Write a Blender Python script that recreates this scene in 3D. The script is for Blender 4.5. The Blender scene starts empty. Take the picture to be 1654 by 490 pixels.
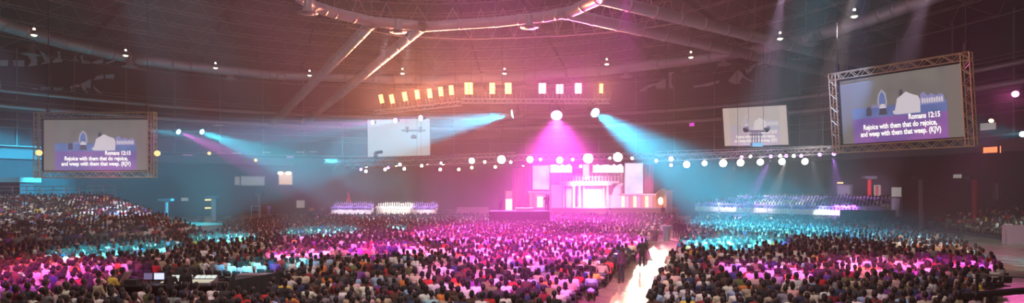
import bpy, bmesh, math, random
import numpy as np
from mathutils import Vector, Matrix, Euler
random.seed(7); rng = np.random.default_rng(7)
S = bpy.context.scene
COL = S.collection
R = math.radians
HZ, FP, CX, CAMZ = 300.0, 1000.0, 827.0, 4.8

def at(px, py, Y):
    return Vector(((px - CX) / FP * Y, Y, CAMZ + (HZ - py) / FP * Y))
def ground(px, py, z=0.0):
    Y = (CAMZ - z) * FP / (py - HZ)
    return Vector(((px - CX) / FP * Y, Y, z))

# ------------------------------------------------------------------ camera
cam = bpy.data.cameras.new('camera'); camo = bpy.data.objects.new('camera', cam); COL.objects.link(camo)
cam.sensor_width = 36; cam.lens = 36 * FP / 1654; cam.shift_y = (HZ - 245) / 1654
cam.clip_end = 400; camo.location = (0, 0, CAMZ); camo.rotation_euler = (R(90), 0, 0)
S.camera = camo
# ------------------------------------------------------------------ world, exposure
w = bpy.data.worlds.new('world'); S.world = w; w.use_nodes = True
w.node_tree.nodes['Background'].inputs[0].default_value = (0.02, 0.02, 0.03, 1)
w.node_tree.nodes['Background'].inputs[1].default_value = 0.2
vs = S.view_settings
vs.view_transform = 'Standard'; vs.look = 'None'; vs.gamma = 1.0; vs.use_curve_mapping = False
vs.exposure = 0.25
S.cycles.volume_bounces = 0
S.cycles.max_bounces = 4; S.cycles.diffuse_bounces = 2; S.cycles.glossy_bounces = 2
S.cycles.use_denoising = True
S.cycles.sample_clamp_indirect = 4.0
S.cycles.sample_clamp_direct = 0.0

HAZE_DENSITY = 0.0040
WASH_GAIN = 4.2
MAG, CYA, WARM, WHT, PNK, VIO, BLU = (1, .06, .75), (.05, .75, 1), (1, .62, .30), (1, .93, .85), (1, .12, .5), (.55, .2, 1), (.25, .4, 1)

def add_spot(name, loc, target, col, power, angle, blend=0.6, size=0.3, parent=None):
    l = bpy.data.lights.new(name, 'SPOT'); l.energy = power; l.color = col
    l.spot_size = R(angle); l.spot_blend = blend; l.shadow_soft_size = size
    o = bpy.data.objects.new(name, l); COL.objects.link(o)
    d = Vector(target) - Vector(loc)
    o.location = loc; o.rotation_euler = d.to_track_quat('-Z', 'Y').to_euler()
    if parent:
        o.parent = parent; bpy.context.view_layer.update(); o.matrix_parent_inverse = parent.matrix_world.inverted()
    return o
def add_area(name, loc, target, col, power, sx, sy):
    l = bpy.data.lights.new(name, 'AREA'); l.energy = power; l.color = col
    l.shape = 'RECTANGLE'; l.size = sx; l.size_y = sy
    o = bpy.data.objects.new(name, l); COL.objects.link(o)
    d = Vector(target) - Vector(loc)
    o.location = loc; o.rotation_euler = d.to_track_quat('-Z', 'Y').to_euler()
    return o

# added dim ambient fill under the roof, over the floor; no fixtures
add_area('roof_fill', (-6, 20, 24), (-4, 40, 0), (1, .80, .72), 4200, 40, 24)
add_area('roof_fill', (-10, 60, 27), (-10, 60, 0), (.85, .6, .9), 1500, 50, 40)
# unseen spots without fixtures: coloured crowd washes plus spots added for choirs and stands
WASH = [  # (from), (px, py on floor heads), colour, power, cone
    ((2, 20, 20), (870, 436), MAG, 7500, 34), ((2, 60, 21), (985, 353), WHT, 30000, 3), ((-14, 20, 20), (560, 385), MAG, 16000, 20),  # includes a narrow white spot added for the figure in white
    ((-2, 20, 21), (860, 402), MAG, 50000, 24), ((0, 32, 22), (780, 375), MAG, 65000, 30),
    ((6, 34, 22), (960, 385), MAG, 75000, 22), ((-12, 24, 21), (620, 398), MAG, 52000, 13),
    ((-20, 24, 21), (480, 406), PNK, 52000, 9), ((-22, 34, 20), (360, 382), CYA, 60000, 13),
    ((-22, 30, 21), (520, 372), CYA, 60000, 14), ((-30, 20, 20), (150, 404), CYA, 60000, 10), ((-30, 20, 20), (235, 398), CYA, 50000, 9),
    ((-16, 6, 17), (75, 440), MAG, 20000, 15), ((-18, 6, 17), (15, 428), (1, .08, .25), 26000, 12),
    ((-24, 14, 20), (400, 424), CYA, 20000, 6), ((-20, 14, 20), (480, 420), CYA, 18000, 4), ((-4, 50, 21), (640, 366), CYA, 50000, 6), ((-2, 30, 22), (700, 400), PNK, 20000, 12),
    ((14, 28, 22), (1155, 392), CYA, 150000, 12), ((18, 34, 22), (1210, 385), CYA, 80000, 14), ((20, 32, 22), (1250, 366), CYA, 40000, 24),
    ((18, 12, 20), (1240, 432), MAG, 17000, 12), ((24, 12, 20), (1420, 424), PNK, 34000, 12), ((24, 12, 20), (1330, 430), PNK, 16000, 9),
    ((26, 14, 20), (1540, 420), MAG, 26000, 9), ((-32, 26, 20), (240, 359), (.42, .55, 1), 26000, 12), ((-30, 22, 20), (150, 359), (.8, .85, .9), 9000, 22),
    ((26, 34, 18), (1590, 369), (.7, .95, .88), 5200, 22), ((24, 42, 20), (1330, 356), BLU, 16000, 22),
    ((10, 55, 22), (1030, 350), MAG, 26000, 26), ((34, 28, 20), (1580, 392), (1, .75, .55), 4200, 34),
    ((-12, 60, 20), (570, 340.5), (.8, .72, 1), 60000, 12), ((-10, 60, 20), (640, 340.5), (1, .92, .85), 90000, 10), ((-8, 60, 20), (688, 340.5), (.85, .75, 1), 60000, 7),  # spots added to light the left choir
    ((22, 50, 21), (1200, 345), (.85, .6, 1), 70000, 16), ((26, 46, 21), (1280, 345), (1, .88, .85), 90000, 12), ((30, 44, 20), (1380, 345), (.9, .65, 1), 60000, 14),  # spots added to light the right choir
]
for a, (px, py), c, p, ang in WASH:
    tg = ground(px, py, 1.2); g_ = WASH_GAIN if a[1] < 42 or py > 360 else (1.4 if a[0] < 20 or a[0] > 32 else 1.3); sq = 1.0
    if py > 360 and a[1] > 8:      # moved behind the camera, out of view, a flattened oval beam
        b_ = Vector((a[0] * .4, max(a[1] - 24, -4.5), 15.5)); k_ = (tg - b_).length / (tg - Vector(a)).length
        a, g_, ang, sq = b_, g_ * k_ * k_, ang / k_, .55
    add_spot('unseen_wash', a, tg, c, p * g_, ang, 0.7, 0.25).scale = (1, sq, 1)
# added warm spots brighten the aisle, unseen overhead and from the stage truss
for fr, to, p_, an, sx in (((1, -2, 15.5), (6.2, 33.5, 0), 42000, 15, .5), ((3, 4, 17), (12, 52, 0), 60000, 11, .45), (at(999, 262, 82), (6.4, 31, 0), 60000, 10, .5), (at(1040, 262, 82), (9, 38, 0), 70000, 10, .5)):
    add_spot('aisle_fill', fr, to, (1, .76, .48), p_, an, .8, .5).scale = (sx, 1, 1)
# added general fill over near seats, no fixture
add_spot('unseen_wash', (2, 4, 18), (0, 26, 1), (1, .76, .78), 8500, 90, 1.0, 1.5)

# ------------------------------------------------------------------ materials
def mat(name, col=(.5, .5, .5), rough=.6, metal=0.0, emit=None, es=1.0, noise=None, objcol=False, attr=None, spec=.5):
    m = bpy.data.materials.new(name); m.use_nodes = True
    nt = m.node_tree; b = nt.nodes['Principled BSDF']
    b.inputs['Base Color'].default_value = (*col, 1); b.inputs['Roughness'].default_value = rough
    b.inputs['Metallic'].default_value = metal; b.inputs['Specular IOR Level'].default_value = spec
    src = None
    if objcol:
        oi = nt.nodes.new('ShaderNodeObjectInfo'); src = oi.outputs['Color']
    if attr:
        at_ = nt.nodes.new('ShaderNodeAttribute'); at_.attribute_name = attr; src = at_.outputs['Color']
    if noise:
        sc, amt = noise
        tc = nt.nodes.new('ShaderNodeTexCoord'); n = nt.nodes.new('ShaderNodeTexNoise')
        n.inputs['Scale'].default_value = sc; n.inputs['Detail'].default_value = 5
        nt.links.new(tc.outputs['Object'], n.inputs['Vector'])
        mr = nt.nodes.new('ShaderNodeMapRange'); mr.inputs[3].default_value = 1 - amt; mr.inputs[4].default_value = 1 + amt
        nt.links.new(n.outputs[0], mr.inputs[0])
        mx = nt.nodes.new('ShaderNodeVectorMath'); mx.operation = 'SCALE'
        if src is None: mx.inputs[0].default_value = col
        else: nt.links.new(src, mx.inputs[0])
        nt.links.new(mr.outputs[0], mx.inputs['Scale']); src = mx.outputs[0]
    if src is not None: nt.links.new(src, b.inputs['Base Color'])
    if emit is not None:
        b.inputs['Emission Color'].default_value = (*emit, 1); b.inputs['Emission Strength'].default_value = es
        m.cycles.emission_sampling = 'NONE'
    return m

M = {}
M['black'] = mat('black_metal', (.02, .02, .022), .5)
M['drape'] = mat('black_drape', (.012, .012, .014), .95, noise=(1.2, .3))
M['alu'] = mat('truss_aluminium', (.62, .62, .62), .35, .9)
M['alud'] = mat('dull_aluminium', (.30, .29, .27), .45, .7)
M['duct'] = mat('galvanised_duct', (.42, .40, .38), .38, .55, noise=(.35, .18))
M['steel'] = mat('painted_steel', (.22, .20, .19), .55, .2)
M['roofsteel'] = mat('roof_steel', (.30, .24, .21), .6, .1)
M['lens_warm'] = mat('warm_lamp_lens', (1, .8, .5), emit=(1, .60, .22), es=9)
M['lens_white'] = mat('white_lamp_lens', (1, 1, 1), emit=(1, .90, .75), es=9)
M['lens_mag'] = mat('magenta_lamp_lens', (1, .2, .8), emit=(1, .25, .85), es=9)
M['lens_cya'] = mat('cyan_lamp_lens', (.2, .8, 1), emit=(.25, .85, 1), es=9)
M['lens_vio'] = mat('violet_lamp_lens', (.6, .2, 1), emit=(.65, .2, 1), es=6)
M['skin'] = mat('dark_skin', (.11, .055, .035), .5, objcol=True)
M['hair'] = mat('black_hair', (.012, .010, .010), .6)
M['cloth'] = mat('dyed_cloth', (.5, .5, .5), .9, objcol=True, noise=(9, .12))
M['crowd'] = mat('crowd_cloth', (.5, .5, .5), .85, attr='col')
M['plastic'] = mat('chair_plastic', (.05, .05, .06), .4)
M['chrome'] = mat('chair_chrome', (.6, .6, .6), .25, 1)

def floor_mat():
    m = mat('polished_floor', (.42, .33, .24), .3); nt = m.node_tree; b = nt.nodes['Principled BSDF']
    tc = nt.nodes.new('ShaderNodeTexCoord'); mp = nt.nodes.new('ShaderNodeMapping'); mp.inputs['Rotation'].default_value = (0, 0, R(-18))
    br = nt.nodes.new('ShaderNodeTexBrick'); br.inputs['Scale'].default_value = .5; br.inputs['Mortar Size'].default_value = .008
    br.inputs['Color1'].default_value = (.44, .33, .23, 1); br.inputs['Color2'].default_value = (.38, .29, .21, 1); br.inputs['Mortar'].default_value = (.2, .16, .12, 1)
    n = nt.nodes.new('ShaderNodeTexNoise'); n.inputs['Scale'].default_value = .6; n.inputs['Detail'].default_value = 6
    mr = nt.nodes.new('ShaderNodeMapRange'); mr.inputs[3].default_value = .14; mr.inputs[4].default_value = .36
    nt.links.new(tc.outputs['Object'], mp.inputs[0]); nt.links.new(mp.outputs[0], br.inputs['Vector'])
    nt.links.new(tc.outputs['Object'], n.inputs['Vector']); nt.links.new(n.outputs[0], mr.inputs[0])
    nt.links.new(mr.outputs[0], b.inputs['Roughness']); nt.links.new(br.outputs[0], b.inputs['Base Color'])
    return m
M['floor'] = floor_mat()

# ------------------------------------------------------------------ mesh builder
class MB:
    def __init__(s): s.v = []; s.f = []; s.m = []; s.mi = 0; s.sm = []
    def add(s, vs, fs, smooth=False):
        o = len(s.v); s.v += [tuple(v) for v in vs]
        for f in fs: s.f.append(tuple(i + o for i in f)); s.m.append(s.mi); s.sm.append(smooth)
        return s
    def box(s, c, d, rot=None):
        c = Vector(c); h = Vector(d) / 2; vs = []
        for x in (-1, 1):
            for y in (-1, 1):
                for z in (-1, 1):
                    p = Vector((x * h.x, y * h.y, z * h.z))
                    if rot is not None: p = rot @ p
                    vs.append(c + p)
        return s.add(vs, [(0, 1, 3, 2), (4, 6, 7, 5), (0, 4, 5, 1), (2, 3, 7, 6), (0, 2, 6, 4), (1, 5, 7, 3)])
    def tube(s, a, b, r, n=6, r2=None, caps=True, smooth=True):
        a = Vector(a); b = Vector(b); d = (b - a)
        if d.length < 1e-6: return s
        q = d.to_track_quat('Z', 'Y'); r2 = r if r2 is None else r2; vs = []
        for k in range(n):
            t = 2 * math.pi * k / n + math.pi / n; e = q @ Vector((math.cos(t), math.sin(t), 0))
            vs.append(a + e * r); vs.append(b + e * r2)
        fs = [(2 * k, 2 * ((k + 1) % n), 2 * ((k + 1) % n) + 1, 2 * k + 1) for k in range(n)]
        s.add(vs, fs, smooth and n > 5)
        if caps: s.add(vs, [tuple(2 * k for k in reversed(range(n))), tuple(2 * k + 1 for k in range(n))])
        return s
    def path(s, pts, r, n=6, closed=False):
        pts = [Vector(p) for p in pts]; k = len(pts); vs = []
        for i, p in enumerate(pts):
            if closed: d = pts[(i + 1) % k] - pts[i - 1]
            else: d = pts[min(i + 1, k - 1)] - pts[max(i - 1, 0)]
            d.normalize(); sd = d.cross(Vector((0, 0, 1)))
            if sd.length < .01: sd = Vector((1, 0, 0))
            sd.normalize(); up = sd.cross(d)
            for j in range(n):
                t = 2 * math.pi * j / n; vs.append(p + (sd * math.cos(t) + up * math.sin(t)) * r)
        fs = []
        for i in range(k if closed else k - 1):
            for j in range(n):
                a = i * n + j; b = i * n + (j + 1) % n; c = ((i + 1) % k) * n + (j + 1) % n; d = ((i + 1) % k) * n + j
                fs.append((a, b, c, d))
        return s.add(vs, fs, True)
    def pathr(s, pr, n=12, closed=False):
        o0 = len(s.v); s.path([p for p, _ in pr], 1.0, n, closed)
        for i, (p, r_) in enumerate(pr):
            p = Vector(p)
            for j in range(n):
                q = Vector(s.v[o0 + i * n + j]); s.v[o0 + i * n + j] = tuple(p + (q - p) * r_)
        return s
    def lathe(s, prof, n=16, mtx=None):
        vs = []; k = len(prof)
        for j in range(n):
            t = 2 * math.pi * j / n
            for r, z in prof:
                p = Vector((r * math.cos(t), r * math.sin(t), z)); vs.append(mtx @ p if mtx else p)
        fs = []
        for j in range(n):
            for i in range(k - 1): fs.append((j * k + i, ((j + 1) % n) * k + i, ((j + 1) % n) * k + i + 1, j * k + i + 1))
        return s.add(vs, fs, True)
    def poly(s, pts): return s.add(pts, [tuple(range(len(pts)))])
    def prism(s, pts, d):
        d = Vector(d); n = len(pts); a = [Vector(p) for p in pts]; vs = a + [p + d for p in a]
        return s.add(vs, [tuple(reversed(range(n))), tuple(range(n, 2 * n))] + [(i, (i + 1) % n, n + (i + 1) % n, n + i) for i in range(n)])
    def ell(s, c, r, n=10, k=7):
        vs = []; c = Vector(c)
        for i in range(k + 1):
            p = math.pi * i / k
            for j in range(n):
                t = 2 * math.pi * j / n
                vs.append(c + Vector((r[0] * math.sin(p) * math.cos(t), r[1] * math.sin(p) * math.sin(t), r[2] * math.cos(p))))
        fs = [(i * n + j, (i + 1) * n + j, (i + 1) * n + (j + 1) % n, i * n + (j + 1) % n) for i in range(k) for j in range(n)]
        return s.add(vs, fs, True)
    def build(s, name, mats, parent=None, mesh_only=False):
        me = bpy.data.meshes.new(name); me.from_pydata(s.v, [], s.f)
        if not isinstance(mats, (list, tuple)): mats = [mats]
        for m in mats: me.materials.append(m)
        me.polygons.foreach_set('material_index', s.m); me.polygons.foreach_set('use_smooth', s.sm)
        me.update()
        if mesh_only: return me
        o = bpy.data.objects.new(name, me); COL.objects.link(o)
        if parent: o.parent = parent
        return o

def tag(o, label=None, cat=None, group=None, kind=None):
    if label: o['label'] = label
    if cat: o['category'] = cat
    if group: o['group'] = group
    if kind: o['kind'] = kind
    return o
def empty(name, loc=(0, 0, 0), rz=0, label=None, cat=None, group=None):
    o = bpy.data.objects.new(name, None); COL.objects.link(o); o.location = loc; o.rotation_euler = (0, 0, rz)
    o.empty_display_size = .2
    return tag(o, label, cat, group)
def struct(o): o['kind'] = 'structure'; return o
def copy_tree(o, parent=None):
    c = o.copy(); COL.objects.link(c); c.parent = parent
    for ch in list(o.children): copy_tree(ch, c)
    return c

# ------------------------------------------------------------------ the arena shell
C0 = Vector((-10.3, 48.7, 0)); RW = 62.0
def cyl(r, ang, z): return Vector((C0.x + r * math.sin(ang), C0.y + r * math.cos(ang), z))   # ang from +Y clockwise
def band(name, r0, z0, r1, z1, m, n=128, a0=0, a1=2 * math.pi, thick=.3):
    b = MB(); full = abs(a1 - a0 - 2 * math.pi) < 1e-6
    for k in range(n):
        t0 = a0 + (a1 - a0) * k / n; t1 = a0 + (a1 - a0) * (k + 1) / n
        q = [cyl(r0, t0, z0), cyl(r0, t1, z0), cyl(r1, t1, z1), cyl(r1, t0, z1)]
        o = [cyl(r0 + thick, t0, z0), cyl(r0 + thick, t1, z0), cyl(r1 + thick, t1, z1), cyl(r1 + thick, t0, z1)]
        b.add(q + o, [(0, 1, 2, 3), (7, 6, 5, 4), (0, 4, 5, 1), (3, 2, 6, 7)])
    return struct(b.build(name, m))
b = MB(); n = 96
b.add([cyl(RW + 1, 2 * math.pi * k / n, 0) for k in range(n)] + [cyl(RW + 1, 2 * math.pi * k / n, -.3) for k in range(n)],
      [tuple(range(n))[::-1], tuple(range(n, 2 * n))] + [(k, (k + 1) % n, n + (k + 1) % n, n + k) for k in range(n)])
struct(b.build('floor', M['floor']))
M['wall_lo'] = mat('dark_wall', (.03, .03, .036), .85, noise=(.25, .4))
M['wall_up'] = mat('upper_wall', (.032, .031, .035), .8, noise=(.3, .3))
M['fascia'] = mat('grey_fascia', (.10, .10, .11), .7, noise=(.6, .2))
M['seatrow'] = mat('dark_tier', (.035, .033, .038), .8, noise=(1.5, .4))
band('wall_lower', RW, 0, RW, 8.2, M['wall_lo'])
band('wall_fascia', RW - 1.2, 8.2, RW - 1.2, 9.4, M['fascia'], thick=1.5)
band('wall_tier', RW - .6, 9.4, RW, 14.2, M['seatrow'], thick=.5)
band('wall_beam', RW - .9, 14.2, RW - .9, 15.0, M['fascia'], thick=1.2)
band('wall_upper', RW, 15.0, RW, 22.6, M['wall_up'])
# roof dome and its space frame
def roofz(r): return 33.5 - 11.2 * (r / 62.5) ** 1.7
M['roof'] = mat('roof_cladding', (.075, .058, .05), .85, noise=(.5, .35))
b = MB(); rr = [0.5, 8, 16, 24, 32, 40, 48, 56, 62.6]; n = 72
for i in range(len(rr) - 1):
    for k in range(n):
        t0 = 2 * math.pi * k / n; t1 = 2 * math.pi * (k + 1) / n
        b.add([cyl(rr[i], t0, roofz(rr[i]) + .5), cyl(rr[i], t1, roofz(rr[i]) + .5), cyl(rr[i + 1], t1, roofz(rr[i + 1]) + .5), cyl(rr[i + 1], t0, roofz(rr[i + 1]) + .5)], [(0, 3, 2, 1)])
struct(b.build('ceiling', M['roof']))
b = MB(); radii = list(np.arange(6, 62, 3.5)); nseg = 72
for i, r in enumerate(radii):
    pts = [cyl(r, 2 * math.pi * k / nseg, roofz(r)) for k in range(nseg)]
    low = [cyl(r + 1.7, 2 * math.pi * (k + .5) / nseg, roofz(r + 1.7) - 1.3) for k in range(nseg)]
    b.path(pts, .05, 4, True)
    if r < 59:
        b.path(low, .06, 4, True)
        r2 = r + 3.5
        for k in range(nseg):
            if r < 20 and k % 2: continue
            for q in (pts[k], pts[(k + 1) % nseg], cyl(r2, 2 * math.pi * (k if k % 2 else k + 1) / nseg, roofz(r2))):
                b.tube(low[k], q, .035, 3, caps=False)
struct(b.build('ceiling_space_frame', M['roofsteel']))
b = MB()
for k in range(24):
    t = 2 * math.pi * (k + .35) / 24
    pts = [cyl(r, t, roofz(r) - .9) for r in np.linspace(16, 61, 12)]
    for p, q in zip(pts[:-1], pts[1:]):
        d = (q - p); rot = d.to_track_quat('X', 'Z').to_matrix()
        b.box((p + q) / 2, (d.length, .18, .7), rot)
struct(b.build('ceiling_beam', mat('rafter_steel', (.06, .05, .048), .7)))

# ------------------------------------------------------------------ ducts
ZD = CAMZ + 16
ringpx = [(-120, -6), (0, 38), (102, 69), (209, 94), (306, 107), (420, 119), (461, 122), (604, 127), (700, 128), (820, 125), (968, 114), (1116, 97), (1220, 80), (1302, 61), (1404, 31), (1475, 5), (1560, -26)]
vis = [at(x, y, 16000.0 / (HZ - y)) for x, y in ringpx]
ang = lambda p: math.atan2(p.x - C0.x, p.y - C0.y)
a0, a1 = ang(vis[0]), ang(vis[-1])
rest = [cyl(45.2, a1 + (2 * math.pi - (a1 - a0)) * k / 22, ZD) for k in range(1, 22)]
ring = vis + rest
t = empty('ventilation_duct', (0, 0, 0), 0, 'huge round grey ring duct sweeping around the whole roof', 'duct')
b = MB()
dens = []
for i in range(len(ring)):
    p, q = ring[i], ring[(i + 1) % len(ring)]
    for s_ in (0, .34, .67): dens.append(p.lerp(q, s_))
def flanged(pts, r0, r1, closed):
    out = []; k = len(pts)
    for i, p in enumerate(pts):
        if closed: d = (pts[(i + 1) % k] - pts[i - 1]).normalized()
        else: d = (pts[min(i + 1, k - 1)] - pts[max(i - 1, 0)]).normalized()
        out += [(p - d * .22, r0), (p - d * .09, r0), (p - d * .08, r1), (p + d * .08, r1), (p + d * .09, r0), (p + d * .22, r0)]
    return out
b.pathr(flanged(dens, .68, .72, True), 14, True); b.build('duct_tube', M['duct'], t)
for p in dens[::3]: MB().tube(p + Vector((0, 0, .6)), Vector((p.x, p.y, roofz(math.hypot(p.x - C0.x, p.y - C0.y)) - .6)), .04, 5).build('hanger_rod', M['steel'], t)
# inner ring duct
ipx = [(484, -6), (505, 10), (540, 21), (600, 35), (690, 43), (800, 36), (880, 27), (920, 20), (968, -2)]
inner = [at(x, y, 17200.0 / (HZ - y)) for x, y in ipx]
ic = Vector((-6, 50, 0)); ZI = CAMZ + 17.2
aa0 = math.atan2(inner[-1].x - ic.x, inner[-1].y - ic.y); aa1 = math.atan2(inner[0].x - ic.x, inner[0].y - ic.y) + 2 * math.pi
irest = []
for k in range(1, 12):
    a = aa0 + (aa1 - aa0) * k / 12; irest.append(Vector((ic.x + 14 * math.sin(a), ic.y + 14 * math.cos(a), ZI)))
t = empty('ventilation_duct', (0, 0, 0), 0, 'smaller inner ring duct, orange lit, high above the centre of the hall', 'duct')
dens = []
ir = inner + irest
for i in range(len(ir)):
    p, q = ir[i], ir[(i + 1) % len(ir)]
    for s_ in (0, .5): dens.append(p.lerp(q, s_))
MB().pathr(flanged(dens, .55, .59, True), 12, True).build('duct_tube', M['duct'], t)
for i in range(0, len(dens), 2): MB().tube(dens[i], Vector((dens[i].x, dens[i].y, 31.5)), .05, 5).build('hanger_rod', M['steel'], t)
# radial ducts
for A, B, lab in [((600, 38, 64.9), (443, 198, 101), 'straight grey duct running down to the left wall, outer one of that pair'),
                  ((682, 43, 66), (493, 198, 103), 'straight grey duct running down to the left wall, inner one of that pair'),
                  ((915, 22, 61.5), (1350, 120, 79), 'straight grey duct running out to the right screen, lower one of that pair'),
                  ((972, -2, 57), (1420, 109, 74), 'straight grey duct running out behind the right screen, upper one of that pair')]:
    p, q = at(*A), at(*B); t = empty('ventilation_duct', (0, 0, 0), 0, lab, 'duct')
    L = (q - p).length; n_ = int(L / 3)
    MB().pathr(flanged([p.lerp(q, k / n_) for k in range(n_ + 1)], .58, .62, False), 14).build('duct_tube', M['duct'], t)
# triangulated truss under the inner ring
b = MB(); lo = [at(x, y, (16.4) * 1000 / (HZ - y)) for x, y in [(560, 44), (650, 58), (760, 63), (830, 61), (900, 58), (960, 54), (1030, 47), (1090, 38)]]
lo2 = []
for p, q in zip(lo[:-1], lo[1:]): lo2 += [p, p.lerp(q, .5)]
lo2.append(lo[-1]); b.path(lo2, .09, 6)
for i in range(len(lo2) - 1):
    m_ = lo2[i].lerp(lo2[i + 1], .5) + Vector((0, -1.5, 2.9)); b.tube(lo2[i], m_, .06, 5); b.tube(lo2[i + 1], m_, .06, 5)
    m2 = lo2[i] + Vector((0, 2.4, 2.6)); b.tube(lo2[i], m2, .05, 5)
struct(b.build('ceiling_ring_truss', M['roofsteel']))
# horizontal pipes and catwalks round the wall
for r, z, rad, nm in ((RW - 2.2, 16.6, .28, 'long round pipe high on the curved wall, upper one'), (RW - 2.4, 14.7, .30, 'long round pipe on the curved wall, lower one beneath the first pipe'), (RW - 1.8, 9.8, .1, 'thin handrail pipe along the grey upper tier edge')):
    b = MB(); b.path([cyl(r, 2 * math.pi * k / 120, z) for k in range(120)], rad, 8, True)
    for k in range(0, 120, 4): b.tube(cyl(r, 2 * math.pi * k / 120, z), cyl(RW + .1, 2 * math.pi * k / 120, z + .2), .05, 5)
    tag(b.build('wall_pipe', M['duct'] if rad > .2 else M['steel']), nm, 'pipe')
b = MB()
for z in (15.7, 17.6, 18.0, 13.2, 12.2): b.path([cyl(RW - .5, 2 * math.pi * k / 120, z) for k in range(120)], .07, 5, True)
for k in range(60): b.tube(cyl(RW - .5, 2 * math.pi * k / 60, 9.4), cyl(RW - .5, 2 * math.pi * k / 60, 22.5), .1, 5)
struct(b.build('wall_rail_frame', M['steel']))

# ------------------------------------------------------------------ wall mural: pale shapes on dark wall
def wallpt(px, py, r=RW - .12):
    s_ = (px - CX) / FP
    a = 1 + s_ * s_; bb = -2 * (s_ * C0.x + C0.y); c = C0.x ** 2 + C0.y ** 2 - r * r
    Y = (-bb + math.sqrt(bb * bb - 4 * a * c)) / (2 * a)
    return at(px, py, Y)
M['mural'] = mat('pale_mural_paint', (.55, .55, .58), .8)
def mural(name, polys, label):
    t = empty(name, wallpt(*polys[0][0]), 0, label, 'wall mural')
    for P in polys:
        b = MB(); a = [wallpt(x, y) for x, y in P]; o = [wallpt(x, y, RW - .06) for x, y in P]; n = len(a)
        b.add(a + o, [tuple(range(n)), tuple(range(n, 2 * n))[::-1]] + [(i, (i + 1) % n, n + (i + 1) % n, n + i) for i in range(n)])
        o = b.build('painted_shape', M['mural']); o.parent = t; o.matrix_parent_inverse = Matrix.Translation(-Vector(t.location))
zz = lambda L, ox, oy, k: [[(ox + x / k, oy + y / k) for x, y in P] for P in L]
mural('wall_mural', zz([
    [(0, 110), (55, 112), (50, 150), (0, 150)], [(85, 112), (160, 112), (162, 155), (90, 152)], [(180, 75), (215, 60), (245, 100), (245, 145), (185, 155), (205, 120)],
    [(262, 55), (285, 60), (330, 105), (330, 130), (265, 138), (300, 120)], [(345, 118), (385, 90), (375, 45), (395, 50), (400, 95), (415, 122), (350, 130)],
    [(450, 118), (480, 85), (490, 55), (515, 60), (500, 95), (520, 120)], [(530, 85), (545, 70), (550, 110), (595, 125), (590, 135), (540, 132)],
    [(610, 122), (680, 105), (680, 130), (620, 138)], [(695, 130), (755, 108), (760, 120), (700, 138)],
    [(0, 230), (12, 300), (0, 300)], [(200, 302), (250, 290), (250, 306)], [(268, 290), (332, 290), (330, 310), (268, 308)], [(352, 292), (415, 288), (410, 308), (370, 318), (352, 308)],
    [(460, 285), (520, 268), (530, 290), (495, 290), (495, 325), (470, 318)], [(530, 270), (600, 235), (598, 300), (565, 290), (580, 335), (545, 305)],
    [(615, 245), (640, 215), (682, 208), (684, 232), (640, 240)], [(695, 208), (755, 203), (752, 235), (694, 232)], [(612, 275), (625, 290), (678, 330), (650, 330), (620, 300)]], 0, 70, 4.085),
    'pale jagged mural shapes on the dark wall above the left screen')
mural('wall_mural', zz([
    [(120, 218), (170, 180), (235, 165), (270, 140), (285, 145), (285, 200), (225, 200), (220, 180), (170, 200), (165, 215)],
    [(160, 85), (190, 82), (200, 90), (160, 95)], [(235, 82), (280, 82), (280, 120), (265, 100), (235, 95)],
    [(300, 80), (350, 78), (350, 90), (320, 115), (318, 160), (330, 200), (305, 200)], [(380, 78), (425, 72), (425, 90), (380, 100)], [(435, 60), (480, 50), (480, 75), (440, 88)],
    [(495, 45), (545, 40), (530, 55), (495, 68)], [(455, 185), (550, 165), (610, 150), (610, 165), (545, 185), (455, 195)],
    [(670, 155), (700, 130), (754, 110), (754, 125), (715, 140), (745, 175), (720, 165), (705, 148), (690, 172)]], 1000, 90, 3.77),
    'pale leaf-like mural shapes on the dark wall right of the stage lights')
mural('wall_mural', zz([
    [(200, 305), (235, 265), (250, 270), (262, 290), (300, 310), (280, 305), (255, 290), (235, 320)], [(265, 265), (300, 240), (335, 230), (335, 240), (300, 255), (275, 280)],
    [(350, 225), (400, 215), (470, 225), (470, 240), (400, 230), (350, 240)]], 1090, 0, 2.333),
    'pale curling mural shapes on the dark wall beside the right screen')

# ------------------------------------------------------------------ projection screens
def text_mesh(txt, size, align='LEFT', off=.028):
    cu = bpy.data.curves.new('t', 'FONT'); cu.body = txt; cu.size = size; cu.align_x = align; cu.offset = off * size; cu.resolution_u = 3
    o = bpy.data.objects.new('t', cu); COL.objects.link(o); dg = bpy.context.evaluated_depsgraph_get()
    me = bpy.data.meshes.new_from_object(o.evaluated_get(dg)); bpy.data.objects.remove(o)
    vs = [v.co.copy() for v in me.vertices]; fs = [tuple(p.vertices) for p in me.polygons]; bpy.data.meshes.remove(me)
    return vs, fs
def em(name, col, s_=1.0): return mat(name, (.10, .10, .10), .9, emit=col, es=s_)
def gradient_em(name, c0, c1, s_, scale):
    m = em(name, c0, s_); nt = m.node_tree; b = nt.nodes['Principled BSDF']
    tc = nt.nodes.new('ShaderNodeTexCoord'); n = nt.nodes.new('ShaderNodeTexNoise'); n.inputs['Scale'].default_value = scale
    r = nt.nodes.new('ShaderNodeValToRGB'); r.color_ramp.elements[0].color = (*c0, 1); r.color_ramp.elements[1].color = (*c1, 1)
    r.color_ramp.elements[0].position = .35; r.color_ramp.elements[1].position = .65
    nt.links.new(tc.outputs['Object'], n.inputs['Vector']); nt.links.new(n.outputs[0], r.inputs[0]); nt.links.new(r.outputs[0], b.inputs['Emission Color'])
    return m
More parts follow.
